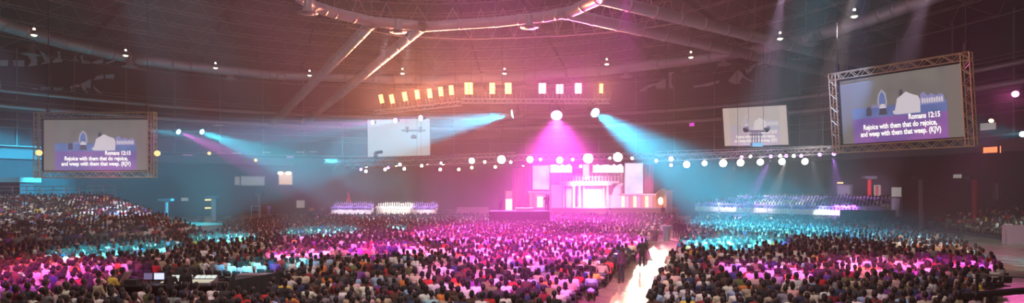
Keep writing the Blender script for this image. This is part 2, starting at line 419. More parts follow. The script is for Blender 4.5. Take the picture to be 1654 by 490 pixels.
def screen(c00, c10, c01, c11, label, frame=.55, picture=True, fade=0.0, bright=1.0, truss=True, dep=.5):
    """corners: bottom-left, bottom-right, top-left, top-right in the world"""
    root = empty('projection_screen', (c00 + c10) / 2, 0, label, 'projection screen')
    loc = (c00 + c10) / 2
    U = ((c10 - c00) + (c11 - c01)) / 2; V = ((c01 - c00) + (c11 - c10)) / 2
    nrm = U.cross(V).normalized(); u = U.normalized(); v = V.normalized(); Wd, Hd = U.length, V.length
    if nrm.y > 0: nrm = -nrm
    bl = (c00 + c10 + c01 + c11) / 4 - U / 2 - V / 2 - loc
    P = lambda a, b_, d=0: bl + u * a + v * b_ + nrm * d
    ms = frame
    if truss:
        b = MB(); e = .05
        for a_, b__ in (((0, 0), (Wd, 0)), ((Wd, 0), (Wd, Hd)), ((Wd, Hd), (0, Hd)), ((0, Hd), (0, 0))):
            A = Vector((a_[0], a_[1])); B = Vector((b__[0], b__[1])); d = (B - A).normalized(); s_ = Vector((-d.y, d.x))
            L = (B - A).length; nn = int(L / frame)
            for off in (0, frame):
                for dd in (0, dep):
                    p = A + s_ * off; q = B + s_ * off; b.tube(P(p.x, p.y, dd), P(q.x, q.y, dd), e, 6)
            for k in range(nn):
                p0 = A + d * L * k / nn; p1 = A + d * L * (k + 1) / nn
                if k % 2: x0, x1 = p0, p1 + s_ * frame
                else: x0, x1 = p0 + s_ * frame, p1
                for dd in (0, dep): b.tube(P(x0.x, x0.y, dd), P(x1.x, x1.y, dd), .03, 5, caps=False)
                b.tube(P(p0.x, p0.y, 0), P(p0.x, p0.y, dep), .03, 5, caps=False)
                q0 = p0 + s_ * frame; b.tube(P(q0.x, q0.y, 0), P(q0.x, q0.y, dep), .03, 5, caps=False)
        b.build('truss_frame', M['truss_screen'], root)
    b = MB(); m_ = ms if truss else 0.0
    x0, x1, y0, y1 = m_, Wd - m_, m_, Hd - m_
    bw = .14
    for (p, q, r_, s__) in (((x0, y0), (x1, y0), (x1, y0 + bw), (x0, y0 + bw)), ((x0, y1 - bw), (x1, y1 - bw), (x1, y1), (x0, y1)), ((x0, y0 + bw), (x0 + bw, y0 + bw), (x0 + bw, y1 - bw), (x0, y1 - bw)), ((x1 - bw, y0 + bw), (x1, y0 + bw), (x1, y1 - bw), (x1 - bw, y1 - bw))):
        b.prism([P(*k, .1) for k in (p, q, r_, s__)], nrm * .12)
    b.build('screen_border', M['black'], root)
    b = MB(); b.prism([P(x0, y0, .08), P(x1, y0, .08), P(x1, y1, .08), P(x0, y1, .08)], nrm * .05)
    mixc = lambda c: tuple(c[i] * (1 - fade) + (.55, .47, .42)[i] * fade for i in range(3))
    base = (.125, .11, .095) if not fade else (.42, .34, .30)
    if not picture: base = (.30, .38, .40)
    b.build('screen_surface', em('lit_screen_fabric', base, bright), root)
    if picture:
        X = lambda t_: x0 + (x1 - x0) * (t_ - 65) / 670; Yv = lambda t_: y0 + (y1 - y0) * (1 - (t_ - 80) / 335)
        b = MB(); D = .145
        mats = [gradient_em('projected_blue', mixc((.05, .09, .24)), mixc((.08, .14, .32)), bright, .8), gradient_em('projected_purple', mixc((.09, .06, .24)), mixc((.22, .08, .28)), bright, .35),
                em('projected_white', mixc((.48, .44, .48)), bright), em('projected_dark', mixc((.03, .035, .06)), bright), gradient_em('projected_grey', mixc((.10, .10, .09)), mixc((.125, .125, .11)), bright, .6), em('projected_lilac', mixc((.17, .17, .36)), bright), em('projected_glass', mixc((.26, .26, .32)), bright)]
        def pg(mi, pts, d=D): b.mi = mi; b.prism([P(X(x), Yv(y), d) for x, y in pts], nrm * .004)
        pg(4, [(143, 236), (650, 236), (650, 84), (143, 84)])
        pg(0, [(143, 287), (650, 287), (650, 236), (143, 236)])
        pg(1, [(143, 411), (650, 411), (650, 287), (143, 287)])
        D2 = D + .006
        pg(5, [(520, 250), (640, 248), (638, 215), (620, 205), (600, 214), (575, 200), (560, 212), (540, 190), (522, 200)], D2)
        for k in range(9): pg(2, [(528 + 12 * k, 243), (536 + 12 * k, 243), (537 + 12 * k, 222 + (k % 3) * 3), (532 + 12 * k, 216 + (k % 2) * 4), (527 + 12 * k, 224)], D2 + .005)
        pg(3, [(225, 277), (255, 277), (255, 245), (240, 230), (225, 245)], D2)
        pg(6, [(300, 246), (340, 246), (346, 215), (340, 175), (318, 155), (298, 178), (290, 215)], D2)
        pg(0, [(308, 240), (332, 240), (337, 212), (332, 182), (318, 168), (306, 184), (300, 212)], D2 + .005)
        pg(2, [(300, 246), (338, 246), (332, 228), (312, 224)], D2 + .01)
        pg(3, [(296, 277), (345, 277), (336, 247), (304, 247)], D2)
        for k in range(5): pg(5, [(258 + 8 * k, 240), (266 + 8 * k, 240), (264 + 8 * k, 215 + 5 * (k % 2))], D2)
        pg(2, [(395, 282), (518, 282), (520, 225), (510, 205), (480, 195), (448, 180), (425, 195), (400, 208), (392, 240), (385, 262), (372, 266), (380, 280)], D2)
        pg(3, [(412, 196), (428, 192), (434, 178), (428, 166), (418, 168), (412, 180)], D2 + .005)
        b.build('projected_picture', mats, root)
        b = MB(); sx = (x1 - x0) / 670; sy = (y1 - y0) / 335
        for txt, xr, yb, wd in (('Romans 12:15', 615, 309, 160), ('Rejoice with them that do rejoice,', 598, 343, 395), ('and weep with them that weep. (KJV)', 615, 376, 430)):
            vs_, fs_ = text_mesh(txt, 1.0); mx = max(v_.x for v_ in vs_); k = wd / mx
            b.add([P(X(xr) - (mx - v_.x) * k * sx, Yv(yb) + v_.y * 35 * sy, .165) for v_ in vs_], fs_)
        b.build('caption_lettering', em('projected_lettering', mixc((.95, .92, .85)), bright * 1.1), root)
    return root
M['truss_screen'] = mat('weathered_truss', (.62, .48, .26), .4, .6)
YL = 60.0
s1 = screen(at(60, 288, YL), at(254, 286, YL), at(62, 182, YL), at(252, 183, YL), 'hanging video screen in a truss frame at the left, above the raked seats')
s2 = screen(at(1351, 248, 52), at(1580, 235, 43.5), at(1344, 120, 52), at(1570, 85, 43.5), 'hanging video screen in a truss frame at the right, nearest and largest screen')
s3 = screen(at(1170, 238, 74), at(1276, 236, 70), at(1165, 174, 74), at(1273, 168, 70), 'pale faded video screen on the back wall, right of the stage lights', truss=False, fade=.55, bright=1.0)
s4 = screen(at(593, 255, 96), at(696, 253, 97), at(592, 193, 96), at(696, 190, 97), 'blank pale screen on the back wall under the left row of bright lamps', truss=False, picture=False, bright=1.0)
for pts, y2 in ((((78, 182), (238, 182)), YL), (((1352, 118), (1560, 86)), None)):
    for i, (x, y) in enumerate(pts):
        Y = y2 or (51.8, 43.8)[i]; p = at(x, y, Y)
        b = MB(); b.tube(p, Vector((p.x, p.y, roofz(math.hypot(p.x - C0.x, p.y - C0.y)) - .2)), .035, 6); b.tube(p, p + Vector((0, 0, .7)), .16, 8)
        tag(b.build('chain_hoist', M['black']), 'chain hoist holding up the %s corner of the %s video screen' % (('left', 'right')[i], 'left' if y2 else 'right'), 'hoist')

# ------------------------------------------------------------------ trusses and lamps
def truss(p, q, w_, label, hang=True):
    root = empty('lighting_truss', p, 0, label, 'truss'); b = MB(); L0 = q - p; L = L0.length; d = L0.normalized()
    sd = d.cross(Vector((0, 0, 1))).normalized(); up = sd.cross(d); n_ = max(2, int(L / (w_ * 1.1)))
    cor = [sd * a * w_ / 2 + up * c * w_ / 2 for a, c in ((-1, -1), (1, -1), (1, 1), (-1, 1))]
    for c in cor: b.tube(c, L0 + c, .045, 6)
    for k in range(n_):
        for i in range(4):
            a, c = cor[i], cor[(i + 1) % 4]
            if k % 2: a, c = c, a
            b.tube(a + L0 * k / n_, c + L0 * (k + 1) / n_, .028, 4, caps=False)
    b.build('lattice', M['alu'], root)
    if hang:
        for k in range(0, 3):
            b = MB(); c = L0 * (k + .15) / 2.3; z = roofz(math.hypot(p.x + c.x - C0.x, p.y + c.y - C0.y)) - p.z - .3
            b.tube(c, Vector((c.x, c.y, z)), .02, 4); b.build('chain', M['black'], root)
    return root
T = {}
T['low_left'] = truss(at(540, 270, 91), at(832, 256, 84), .75, 'long horizontal truss above the left choir')
T['low_left2'] = truss(at(525, 261, 96), at(832, 250, 90), .6, 'second truss hanging behind the one above the left choir')
T['low_mid'] = truss(at(832, 255, 84), at(1060, 252, 84), .75, 'horizontal truss over the stage front with big warm lamps')
T['low_right'] = truss(at(1060, 256, 78), at(1352, 243, 64), .75, 'long horizontal truss above the right choir')
T['low_right2'] = truss(at(1060, 249, 83), at(1345, 240, 69), .6, 'second truss hanging behind the one above the right choir')
T['up_left'] = truss(at(604, 182, 86), at(745, 167, 79), .55, 'high truss carrying the left row of tilted amber lamps')
T['up_mid'] = truss(at(745, 163, 79), at(985, 164, 79), .55, 'high truss over the stage carrying amber and magenta lamps')

def can(loc, tgt, col, lens, rad, label, power, angle, group, name='stage_light', hang=.8, es=None, tail=True, spot=True, blend=.35):
    loc = Vector(loc); root = empty(name, loc, 0, label, 'stage light', group)
    d = (Vector(tgt) - loc).normalized(); mt = d.to_track_quat('Z', 'Y').to_matrix().to_4x4()
    b = MB(); b.lathe([(0, -rad * 2.2), (rad * .55, -rad * 2.1), (rad * .8, -rad * 1.2), (rad * .95, 0), (rad * 1.05, rad * .15), (rad * .98, rad * .15), (rad * .9, -rad * .05)], 14, mt); b.build('housing', M['black'], root)
    b = MB(); b.lathe([(0, rad * .42), (rad * .35, rad * .38), (rad * .7, rad * .24), (rad * .98, rad * .1), (rad * .93, 0)], 14, mt); b.build('lens', lens, root)
    b = MB(); sd = d.cross(Vector((0, 0, 1))).normalized() * rad * 1.2; top = Vector((0, 0, rad * 1.6))
    b.path([-d * rad + sd, -d * rad + sd * .9 + top, -d * rad - sd * .9 + top, -d * rad - sd], rad * .08, 5); b.tube(-d * rad + top, -d * rad + Vector((0, 0, hang)), rad * .09, 5)
    b.build('yoke', M['black'], root)
    if spot: add_spot('lamp_beam', loc + d * rad * .5, tgt, col, power, angle, blend if angle < 22 else .9, rad * .7, None).parent = None
    return root
def blinder(loc, w_, h_, roll, lens, label, col, power, tgt):
    root = empty('blinder_light', loc, 0, label, 'blinder light', 'bright lamps standing on the high truss')
    root.rotation_euler = (R(6), roll, 0)
    b = MB(); b.box((0, .12, 0), (w_ * 1.15, .24, h_ * 1.08)); b.box((0, -.02, h_ * .53), (w_ * 1.2, .1, .06)); b.box((0, -.02, -h_ * .53), (w_ * 1.2, .1, .06)); b.build('housing', M['black'], root)
    b = MB()
    for i in range(2):
        for k in range(4):
            c = Vector(((i - .5) * w_ * .5, -.03, (k - 1.5) * h_ * .25)); mt = Matrix.Translation(c) @ Matrix.Rotation(R(90), 4, 'X')
            b.lathe([(0, .03), (min(w_, h_ / 2) * .2, .02), (min(w_ * .5, h_ * .25) * .49, 0), (min(w_ * .5, h_ * .25) * .5, -.03)], 12, mt)
    b.build('lamp_lenses', lens, root)
    MB().box((0, -.01, 0), (w_ * 1.1, .03, h_ * 1.04)).build('rim_glow', M['glow_pink' if lens is M['lens_ambmag'] else 'glow_amber'], root)  # glowing plate paints the coloured rim and halo around the lamps
    for s_ in (-1, 1): MB().tube((s_ * w_ * .6, .1, 0), (s_ * w_ * .3, .1, -h_ * .95), .03, 5).build('bracket', M['alu'], root)
    add_spot('lamp_beam', Vector(loc) + Vector((0, -.15, 0)), tgt, col, power, 110, 1.0, .4)
    return root
# blinders on the high truss
M['lens_amber'] = mat('amber_lamp_lens', (1, .7, .3), emit=(1, .43, .12), es=4.5)
M['glow_amber'] = mat('amber_rim_glow', (1, .5, .2), emit=(1, .30, .05), es=1.6)  # emission stands in for the lamps' orange halo
M['glow_pink'] = mat('pink_rim_glow', (1, .5, .5), emit=(1, .25, .40), es=1.6)
M['lens_ambmag'] = mat('pink_white_lamp_lens', (1, .7, .6), emit=(1, .50, .50), es=5)
BL = [(616, 160, 85, 12), (633, 160, 84, 12), (654, 156, 83, 10), (674, 153, 82, 7), (694, 151, 81.3, 6), (712, 148, 80.5, 5), (729, 146, 79.5, 4)]
for i, (px, py, Y, ro) in enumerate(BL):
    blinder(at(px, py, Y), .55, 1.2, -R(ro), M['lens_amber'], ['leftmost', 'second from left', 'third from left', 'fourth from left', 'fifth from left', 'sixth from left', 'rightmost'][i] + ' of the seven tilted amber lamps in the left row', (1, .30, .16), 6500, (-8, 30, 6))
for px, py, wd, h, m_, lab in ((757, 143, 1.0, 1.5, 'lens_amber', 'large amber lamp, first after the tilted left row'), (795, 143, .65, 1.4, 'lens_amber', 'narrow amber lamp in the middle of three amber lamps'), (821, 143, .8, 1.4, 'lens_amber', 'amber lamp just above the left cyan beam lamp'),
                            (876, 143, .9, 1.3, 'lens_ambmag', 'pink-white lamp, left of the three above the magenta beam'), (904, 144, .9, 1.2, 'lens_ambmag', 'pink-white lamp straight above the magenta beam'), (934, 143, .85, 1.3, 'lens_ambmag', 'pink-white lamp, right of the three above the magenta beam'), (971, 143, .45, 1.2, 'lens_amber', 'narrow amber lamp alone at the right end of the high truss')):
    blinder(at(px, py, 79), wd, h, 0, M[m_], lab, (1, .36, .18) if m_ == 'lens_amber' else (1, .12, .55), 9000, (0, 30, 8))
b = MB()
for x0, y0, x1, y1, Y in ((614, 181, 632, 180, 85), (634, 178, 672, 173, 83.5), (676, 172, 702, 170, 81.5), (708, 168, 738, 165, 80), (750, 160, 792, 160, 79), (808, 160, 846, 160, 79), (886, 160, 934, 160, 79), (960, 160, 985, 160, 79)):
    p, q = at(x0, y0, Y), at(x1, y1, Y); b = MB(); b.tube(p, q, .06, 6); L = (q - p); k_ = max(2, int(L.length / .5))
    for k in range(k_ + 1):
        c = p + L * k / k_; b.tube(c, c + Vector((random.uniform(-.25, .25), 0, random.uniform(.45, 1.0))), .035, 5)
    tag(b.build('mounting_bar', M['alu']), 'bare metal mounting bar with prongs %s' % ('under the leftmost amber lamp', 'under the second to fourth tilted amber lamps', 'under the fifth tilted amber lamp', 'under the last tilted amber lamps', 'under the large amber lamp', 'above the left cyan beam lamp', 'above the magenta beam lamp', 'at the right end of the high truss')[(614, 634, 676, 708, 750, 808, 886, 960).index(x0)], 'mounting bar')
# moving heads
HANG = .9
can(at(829, 184, 78), at(560, 236, 77), (.02, .62, 1), M['lens_cya'], .62, 'large cyan beam lamp aimed left, left of the magenta one', 1050000, 21, 'moving beam lamps')
can(at(899, 186, 78), at(903, 300, 67), MAG, M['lens_mag'], .75, 'large magenta beam lamp at centre above the stage', 310000, 58, 'moving beam lamps')
can(at(961, 182, 78), at(1118, 290, 62), (.02, .62, 1), M['lens_cya'], .62, 'large cyan beam lamp aimed right, right of the magenta one', 850000, 23, 'moving beam lamps')
can(at(602, 198, 86), at(300, 222, 60), MAG, M['lens_mag'], .3, 'small magenta lamp at the top left corner of the blank screen', 110000, 9, 'small beam lamps under the left truss')
can(at(639, 195, 84), at(280, 235, 55), CYA, M['lens_cya'], .33, 'small pale cyan lamp between two small magenta lamps', 160000, 11, 'small beam lamps under the left truss')
can(at(680, 191, 82), at(400, 225, 62), MAG, M['lens_mag'], .38, 'small magenta lamp above the right half of the blank screen', 110000, 9, 'small beam lamps under the left truss')
can(at(288, 213, 84), at(470, 290, 78), MAG, M['lens_cya'], .36, 'small pale lamp nearest the left video screen, on the far wall', 110000, 15, 'small beam lamps beside the left screen')
can(at(326, 213, 84), at(470, 268, 78), CYA, M['lens_cya'], .36, 'small cyan lamp second from the left video screen, on the far wall', 230000, 17, 'small beam lamps beside the left screen')
can(at(235, 209, 70), at(440, 240, 88), CYA, M['lens_cya'], .3, 'cyan lamp hidden behind the right edge of the left video screen', 130000, 16, 'small beam lamps beside the left screen')
can(at(1640, 152, 58), at(1560, 190, 40), PNK, M['lens_mag'], .3, 'small pink lamp on the right wall near the picture edge', 6000, 30, 'small lamps at the far right wall')
can(at(1652, 217, 56), at(1570, 212, 50), CYA, M['lens_cya'], .26, 'small white-blue lamp on the right wall below the pink one', 7000, 16, 'small lamps at the far right wall')
can(at(1601, 195, 57), at(1560, 330, 50), PNK, M['lens_warm'], .2, 'small red-white lamp on the white box right of the big screen', 2000, 40, 'small lamps at the far right wall')
# big warm lamps of the low truss
LOW = [(762, 260, .42, 85), (810, 258, .58, 84), (856, 258, .46, 84), (904, 259, .46, 84), (950, 256, .70, 84), (998, 254, .66, 84)]
for i, (px, py, r_, Y) in enumerate(LOW):
    wd = ('above the pink wall left of the stage', 'left of the glowing lantern pillar', 'above the left stage video panel', 'above the stage left doorway', 'largest, above the stage centre', 'above the right stage banner')[i]
    can(at(px, py, Y), (px / 100 - 8.2, 40, 1), WARM, M['lens_white'], r_, 'big warm white lamp ' + wd, 1500, 80, 'big warm lamps on the low truss', hang=1.0)
SM = [(1084, 257, .3), (1109, 266, .42), (1138, 264, .32), (1168, 264, .44), (1196, 263, .42), (1228, 262, .38), (1263, 261, .38), (1300, 261, .36)]
for i, (px, py, r_) in enumerate(SM):
    Y = 78 - (px - 1060) / 292 * 14
    can(at(px, py, Y), (8 + i * 3, 38, 1), WARM, M['lens_white'], r_, 'round warm lamp under the right truss, number %s from the stage' % ('one two three four five six seven eight'.split()[i]), 500, 90, 'round warm lamps under the right truss')
SB = [(583, 274, 'lens_vio'), (591, 277, 'lens_white'), (622, 274, 'lens_white'), (627, 271, 'lens_vio'), (653, 273, 'lens_white'), (646, 266, 'lens_white'), (681, 268, 'lens_white'), (711, 274, 'lens_white'), (713, 264, 'lens_white'), (741, 274, 'lens_warm'), (762, 271, 'lens_warm'), (783, 262, 'lens_white'), (800, 270, 'lens_warm'), (825, 262, 'lens_white'), (873, 258, 'lens_white'), (925, 258, 'lens_white'), (938, 269, 'lens_white'), (985, 256, 'lens_white'), (1021, 256, 'lens_white'), (1084, 267, 'lens_white'), (1060, 260, 'lens_white')]
for i, (px, py, m_) in enumerate(SB):
    can(at(px, py, 86 if px > 830 else 90 - (px - 540) / 290 * 5), (px / 100 - 8, 50, 1), WARM, M[m_], .22, 'small %s lamp under the low truss, %s from its left end' % ('violet' if m_ == 'lens_vio' else 'white' if m_ == 'lens_white' else 'amber', 'first second third fourth fifth sixth seventh eighth ninth tenth eleventh twelfth thirteenth fourteenth fifteenth sixteenth seventeenth eighteenth nineteenth twentieth last'.split()[i]), 0, 60, 'small lamps under the low truss', spot=False)
SV = [(1198, 254, 'lens_vio'), (1212, 253, 'lens_white'), (1245, 253, 'lens_vio'), (1260, 252, 'lens_white'), (1270, 252, 'lens_vio'), (1282, 252, 'lens_white'), (1294, 252, 'lens_vio'), (1324, 250, 'lens_vio'), (1347, 249, 'lens_vio')]
for i, (px, py, m_) in enumerate(SV):
    Y = 78 - (px - 1060) / 292 * 14
    can(at(px, py, Y - .5), (20, 50, 1), VIO, M[m_], .2, 'tiny %s lamp on the right truss, number %s in its line' % ('violet' if m_ == 'lens_vio' else 'white', 'one two three four five six seven eight nine'.split()[i]), 0, 60, 'tiny lamps fixed on the right truss', spot=False)
# narrow white and violet beams over the choirs and stage
for i, (px, py, tx, ty, c, p_, an) in enumerate(((592, 270, 610, 345, WHT, 9000, 12), (640, 268, 672, 350, WHT, 22000, 14), (690, 266, 740, 350, (.7, .7, 1), 12000, 12), (716, 266, 735, 345, VIO, 9000, 16), (845, 268, 825, 345, WHT, 9000, 16),
        (1105, 264, 1150, 345, (.5, .8, 1), 24000, 16), (1190, 262, 1160, 340, WHT, 10000, 16), (1245, 259, 1200, 340, VIO, 24000, 18), (1270, 259, 1240, 340, WHT, 14000, 16), (1312, 252, 1326, 345, (.65, .85, 1), 52000, 20), (1345, 250, 1360, 345, VIO, 18000, 20))):
    Y = 88 if px < 700 else 85 if px < 900 else 78 - (px - 1060) / 292 * 14
    can(at(px, py, Y), at(tx, ty, Y - 2 if px < 900 else Y + 3), c, M['lens_white'], .17, 'slim black spot with a visible beam falling %s' % ('on the left end of the left choir', 'on the middle of the left choir', 'right of the left choir', 'on the pink wall', 'on the lantern pillar', 'at the stage end of the right choir', 'on the right choir, second beam', 'on the right choir, violet third beam', 'on the right choir, fourth beam', 'on the right choir, strong pale beam', 'at the right end of the right choir')[i], p_ * (.35 if px == 1312 else 2.6 if px > 1150 else 1), an * (1.5 if px > 1150 and px != 1312 else 1), 'slim spots over the choirs', hang=.5)

# ring lamps (high bays) and bell diffusers
HB = [(55, 57), (203, 90), (348, 110), (500, 122), (650, 119), (815, 119), (980, 104), (1116, 93), (1260, 63), (1380, 27)]
for i, (px, py) in enumerate(HB):
    Y = 15200.0 / (HZ - py); p = at(px, py, Y)
    root = empty('high_bay_lamp', p, 0, 'small bell lamp on the ring duct, %s from the left' % ('first second third fourth fifth sixth seventh eighth ninth tenth'.split()[i]), 'ceiling lamp', 'bell lamps along the ring duct')
    MB().lathe([(.05, .55), (.12, .5), (.14, .25), (.42, .02), (.45, 0), (.40, 0), (.12, .2)], 14).build('reflector', M['alud'], root)
    MB().ell((0, 0, .02), (.26, .26, .14)).ell((0, 0, .62), (.12, .12, .13)).build('bulb', M['lens_bay'] if 'lens_bay' in M else M.setdefault('lens_bay', mat('lamp_bulb', (1, 1, .9), emit=(1, .9, .6), es=5)), root)
    MB().tube((0, 0, .5), (0, 0, 1.0), .04, 5).build('stem', M['steel'], root)
    add_spot('bay_glow', p + Vector((0, 0, -.1)), p + Vector((0, 0, -9)), (1, .85, .6), 150, 120, 1, .3)
BD = [(1012, 124, 1), (1170, 104, 1), (372, 128, .9), (210, 108, .9), (50, 88, 1), (1311, 72, .8), (855, 44, .8), (497, 21, .8), (643, 51, .8)]
for i, (px, py, s_) in enumerate(BD):
    Y = 14800.0 / (HZ - py); p = at(px, py, Y)
    root = empty('air_diffuser', p, 0, 'bell shaped air diffuser under the duct, %s' % ('lit white, right of the stage lights', 'grey, above the right back screen', 'left of the two straight left ducts', 'above the right side of left screen', 'near the left picture edge', 'above the right end of the back screen', 'on the inner ring, above the stage', 'on the inner ring, far left bend', 'on the inner ring, between the straight ducts')[i], 'air diffuser', 'bell diffusers under the ducts')
    b = MB(); b.lathe([(.32, 1.1), (.34, .4), (.5, .12), (.85, .02), (.85, -.04), (.3, -.04)], 16); b.build('bell', M['duct'], root)
    b = MB(); b.lathe([(0, -.16), (.5, -.14), (.52, -.10), (0, -.08)], 16); b.tube((0, 0, -.12), (0, 0, .1), .04, 5); b.build('baffle_plate', M['duct'], root)

# ------------------------------------------------------------------ stage
YS = 90.0
M['setpale'] = mat('stage_set_paint', (.62, .55, .60), .5)
M['setgold'] = mat('stage_gold_panel', (.62, .44, .26), .4, .2)
M['setlav'] = mat('stage_lavender_panel', (.45, .38, .62), .5)
M['stagefloor'] = mat('stage_deck', (.36, .30, .30), .4)
M['skirt'] = mat('stage_skirt', (.50, .30, .24), .7)
M['magdrape'] = mat('magenta_drape', (.55, .12, .45), .85)
M['panel_w'] = gradient_em('stage_video_panel', (.30, .45, 1.0), (.8, .75, 1), 1.1, .35)
M['panel_b'] = gradient_em('stage_video_clouds', (.10, .18, .95), (.75, .6, 1), 1.1, .3)
M['lit_white'] = em('blown_white_glow', (1, .86, .95), 1.5)  # emission paints in the blown-out white stage light
M['lit_gold'] = em('warm_lit_gold', (1, .62, .28), 1.6)  # gold with its warm light painted in as emission
M['lit_warm'] = em('lantern_glow', (1, .72, .36), 3.0)
def sbox(mb, x0, y0, x1, y1, Y, dep):          # a box whose front face spans those picture edges at distance Y
    p, q = at(x0, y1, Y), at(x1, y0, Y)
    mb.box(((p.x + q.x) / 2, Y + dep / 2, (p.z + q.z) / 2), (q.x - p.x, dep, q.z - p.z)); return mb
def flutes(mb, x0, y0, x1, y1, Y, n, r=None):
    p, q = at(x0, y1, Y), at(x1, y0, Y); w_ = (q.x - p.x) / n
    for k in range(n): x = p.x + w_ * (k + .5); mb.tube((x, Y, p.z), (x, Y, q.z), r or w_ * .45, 8)
    return mb
zst = 1.55
# deck with skirt and steps
t = empty('stage_platform', ((950 - CX) / 1000 * YS, YS, 0), 0, 'wide low stage platform with a pinkish front skirt', 'stage')
def child(mb, name, m, root):
    o = mb.build(name, m); o.parent = root; o.matrix_parent_inverse = Matrix.Translation(-Vector(root.location)); return o
X = lambda px, Y=YS: (px - CX) / 1000 * Y
b = MB(); b.box(((X(852) + X(1090)) / 2, 94, zst - .08), (X(1090) - X(852), 10.5, .16)); child(b, 'deck', M['stagefloor'], t)
b = MB(); b.box(((X(852) + X(1090)) / 2, 88.9, (zst - .16) / 2), (X(1090) - X(852) - .1, .15, zst - .16)); child(b, 'front_skirt', M['skirt'], t)
for k in range(4):
    b = MB(); b.box((X(930), 88.6 - .35 * k, (1.2 - .3 * k) / 2), (5.2, .35, 1.2 - .3 * k)); child(b, 'step', M['skirt'], t)
# side towers etc.
t = empty('lantern_pillar', at(822, 345, 88), 0, 'tall glowing lantern pillar at the left end of the stage', 'stage lantern')
child(sbox(MB(), 815, 344, 829, 349, 88, 1.2), 'base', M['setgold'], t); child(sbox(MB(), 817, 322, 827, 344, 88.1, .9), 'glass_body', M['lit_warm'], t)
child(sbox(MB(), 817, 309, 827, 322, 88.1, .9), 'upper_screen', M['setpale'], t)
b = MB()
for x in (816, 828):
    for y in (88, 89.1): p = at(x, 349, 88); b.tube((p.x, y, p.z), (p.x, y, at(x, 307, 88).z), .07, 6)
child(b, 'corner_posts', M['alud'], t)
def panelthing(x0, y0, x1, y1, Y, m, label, frame=M['setpale'], name='stage_video_panel', cat='stage screen'):
    t = empty(name, at((x0 + x1) / 2, y1, Y), 0, label, cat)
    b = MB(); sbox(b, x0 - 1, y0 - 1, x1 + 1, y1 + 1, Y + .06, .3); child(b, 'casing', frame, t)
    child(sbox(MB(), x0, y0, x1, y1, Y, .08), 'screen', m, t); return t
panelthing(861, 268, 887, 306, 93.5, M['panel_b'], 'cloudy blue video panel at the left of the stage')
panelthing(1010, 264, 1038, 313, 93.5, M['panel_w'], 'tall pale blue video panel at the right of the stage')
panelthing(942, 266, 951, 290, 94.5, M['panel_w'], 'narrow bright video strip hanging over the stage centre')
def setpiece(name, label, parts, cat='stage set piece'):
    x0, y0, x1, y1, Y = parts[0][1:6]
    t = empty(name, at((x0 + x1) / 2, y1, Y), 0, label, cat)
    for pn, x0, y0, x1, y1, Y, dep, m, *fl in parts:
        b = MB()
        if fl: flutes(b, x0, y0, x1, y1, Y, fl[0])
        else: sbox(b, x0, y0, x1, y1, Y, dep)
        child(b, pn, m, t)
    return t
setpiece('stage_wall', 'gold fluted wall with bays painted warm lit under the left video panel', [
    ('wall_body', 855, 311, 892, 337, 93.4, .5, M['setgold']), ('pilaster', 857, 312, 866, 337, 93.3, 0, M['setgold'], 4), ('lit_bay', 868, 318, 877, 337, 93.2, .2, M['lit_gold']), ('pilaster', 879, 312, 889, 337, 93.3, 0, M['setlav'], 4), ('cap', 853, 309, 893, 312, 93.2, .8, M['setpale'])])
setpiece('stage_doorway', 'tall pale doorway block between left video panel and centre stage', [
    ('block', 891, 299, 908, 337, 91.6, 2.0, M['setpale']), ('jamb', 909, 301, 912, 337, 91.2, .8, M['setpale']), ('door_panel', 914, 304, 924, 337, 91.8, .3, M['setlav']), ('jamb', 926, 301, 929, 337, 91.2, .8, M['lit_white']), ('head', 907, 296, 931, 301, 91.1, 1.2, M['setpale'])])
t = setpiece('stage_portal', 'portal with painted white blown-out glow at the centre of the stage', [
    ('back_wall', 931, 296, 990, 337, 94.6, .4, M['setpale']), ('blown_glow', 945, 306, 972, 337, 94.3, .2, M['lit_white']), ('column', 934, 300, 938, 337, 92.6, 0, M['setpale'], 1), ('column', 941, 300, 945, 337, 93.0, 0, M['setpale'], 1), ('column', 973, 300, 977, 337, 93.0, 0, M['setpale'], 1),
    ('column', 979, 300, 984, 337, 92.6, 0, M['setgold'], 1), ('lintel', 928, 294, 988, 300, 92.2, 1.6, M['setpale']), ('step', 928, 335, 990, 338, 91.6, 1.6, M['setpale'])])
# crenellated rail on the bridge
t = empty('stage_bridge', at(950, 296, 92.6), 0, 'pink bridge with a row of short uprights above the centre stage', 'stage set piece')
child(sbox(MB(), 903, 293, 1000, 296, 92.0, 2.2), 'deck_beam', M['setpale'], t)
b = MB()
for k in range(19): p = at(905 + 5.2 * k, 293, 92.1); b.tube(p, p + Vector((0, 0, .85)), .09, 6)
b.tube(at(905, 286, 92.1), at(999, 286, 92.1), .06, 6); child(b, 'uprights', M['setpale'], t)
# curtains behind
def curtain(x0, y0, x1, y1, Y, m, label):
    p, q = at(x0, y1, Y), at(x1, y0, Y); b = MB(); n = int((q.x - p.x) / .12); vs = []
    for k in range(n + 1):
        x = p.x + (q.x - p.x) * k / n; y = Y + .16 * math.sin(k * 1.3) + .05 * math.sin(k * 3.1)
        vs += [(x, y, p.z), (x, y, q.z), (x, y + .05, p.z), (x, y + .05, q.z)]
    fs = []
    for k in range(n): a = 4 * k; c = a + 4; fs += [(a, c, c + 1, a + 1), (a + 3, c + 3, c + 2, a + 2), (a, a + 2, c + 2, c), (a + 1, c + 1, c + 3, a + 3)]
    b.add(vs, fs, True); return tag(b.build('curtain', m), label, 'curtain')
M['fabric_grey'] = mat('grey_curtain', (.42, .38, .42), .9); M['fabric_dk'] = mat('dusky_curtain', (.16, .12, .17), .95)
curtain(888, 280, 940, 337, 95.5, M['fabric_grey'], 'pale pleated curtain behind the left half of the stage')
curtain(952, 278, 1009, 337, 95.5, M['fabric_grey'], 'pale pleated curtain behind the right half of the stage')
curtain(1040, 266, 1056, 312, 94.0, M['magdrape'], 'magenta drape hanging beside the right stage video panel')
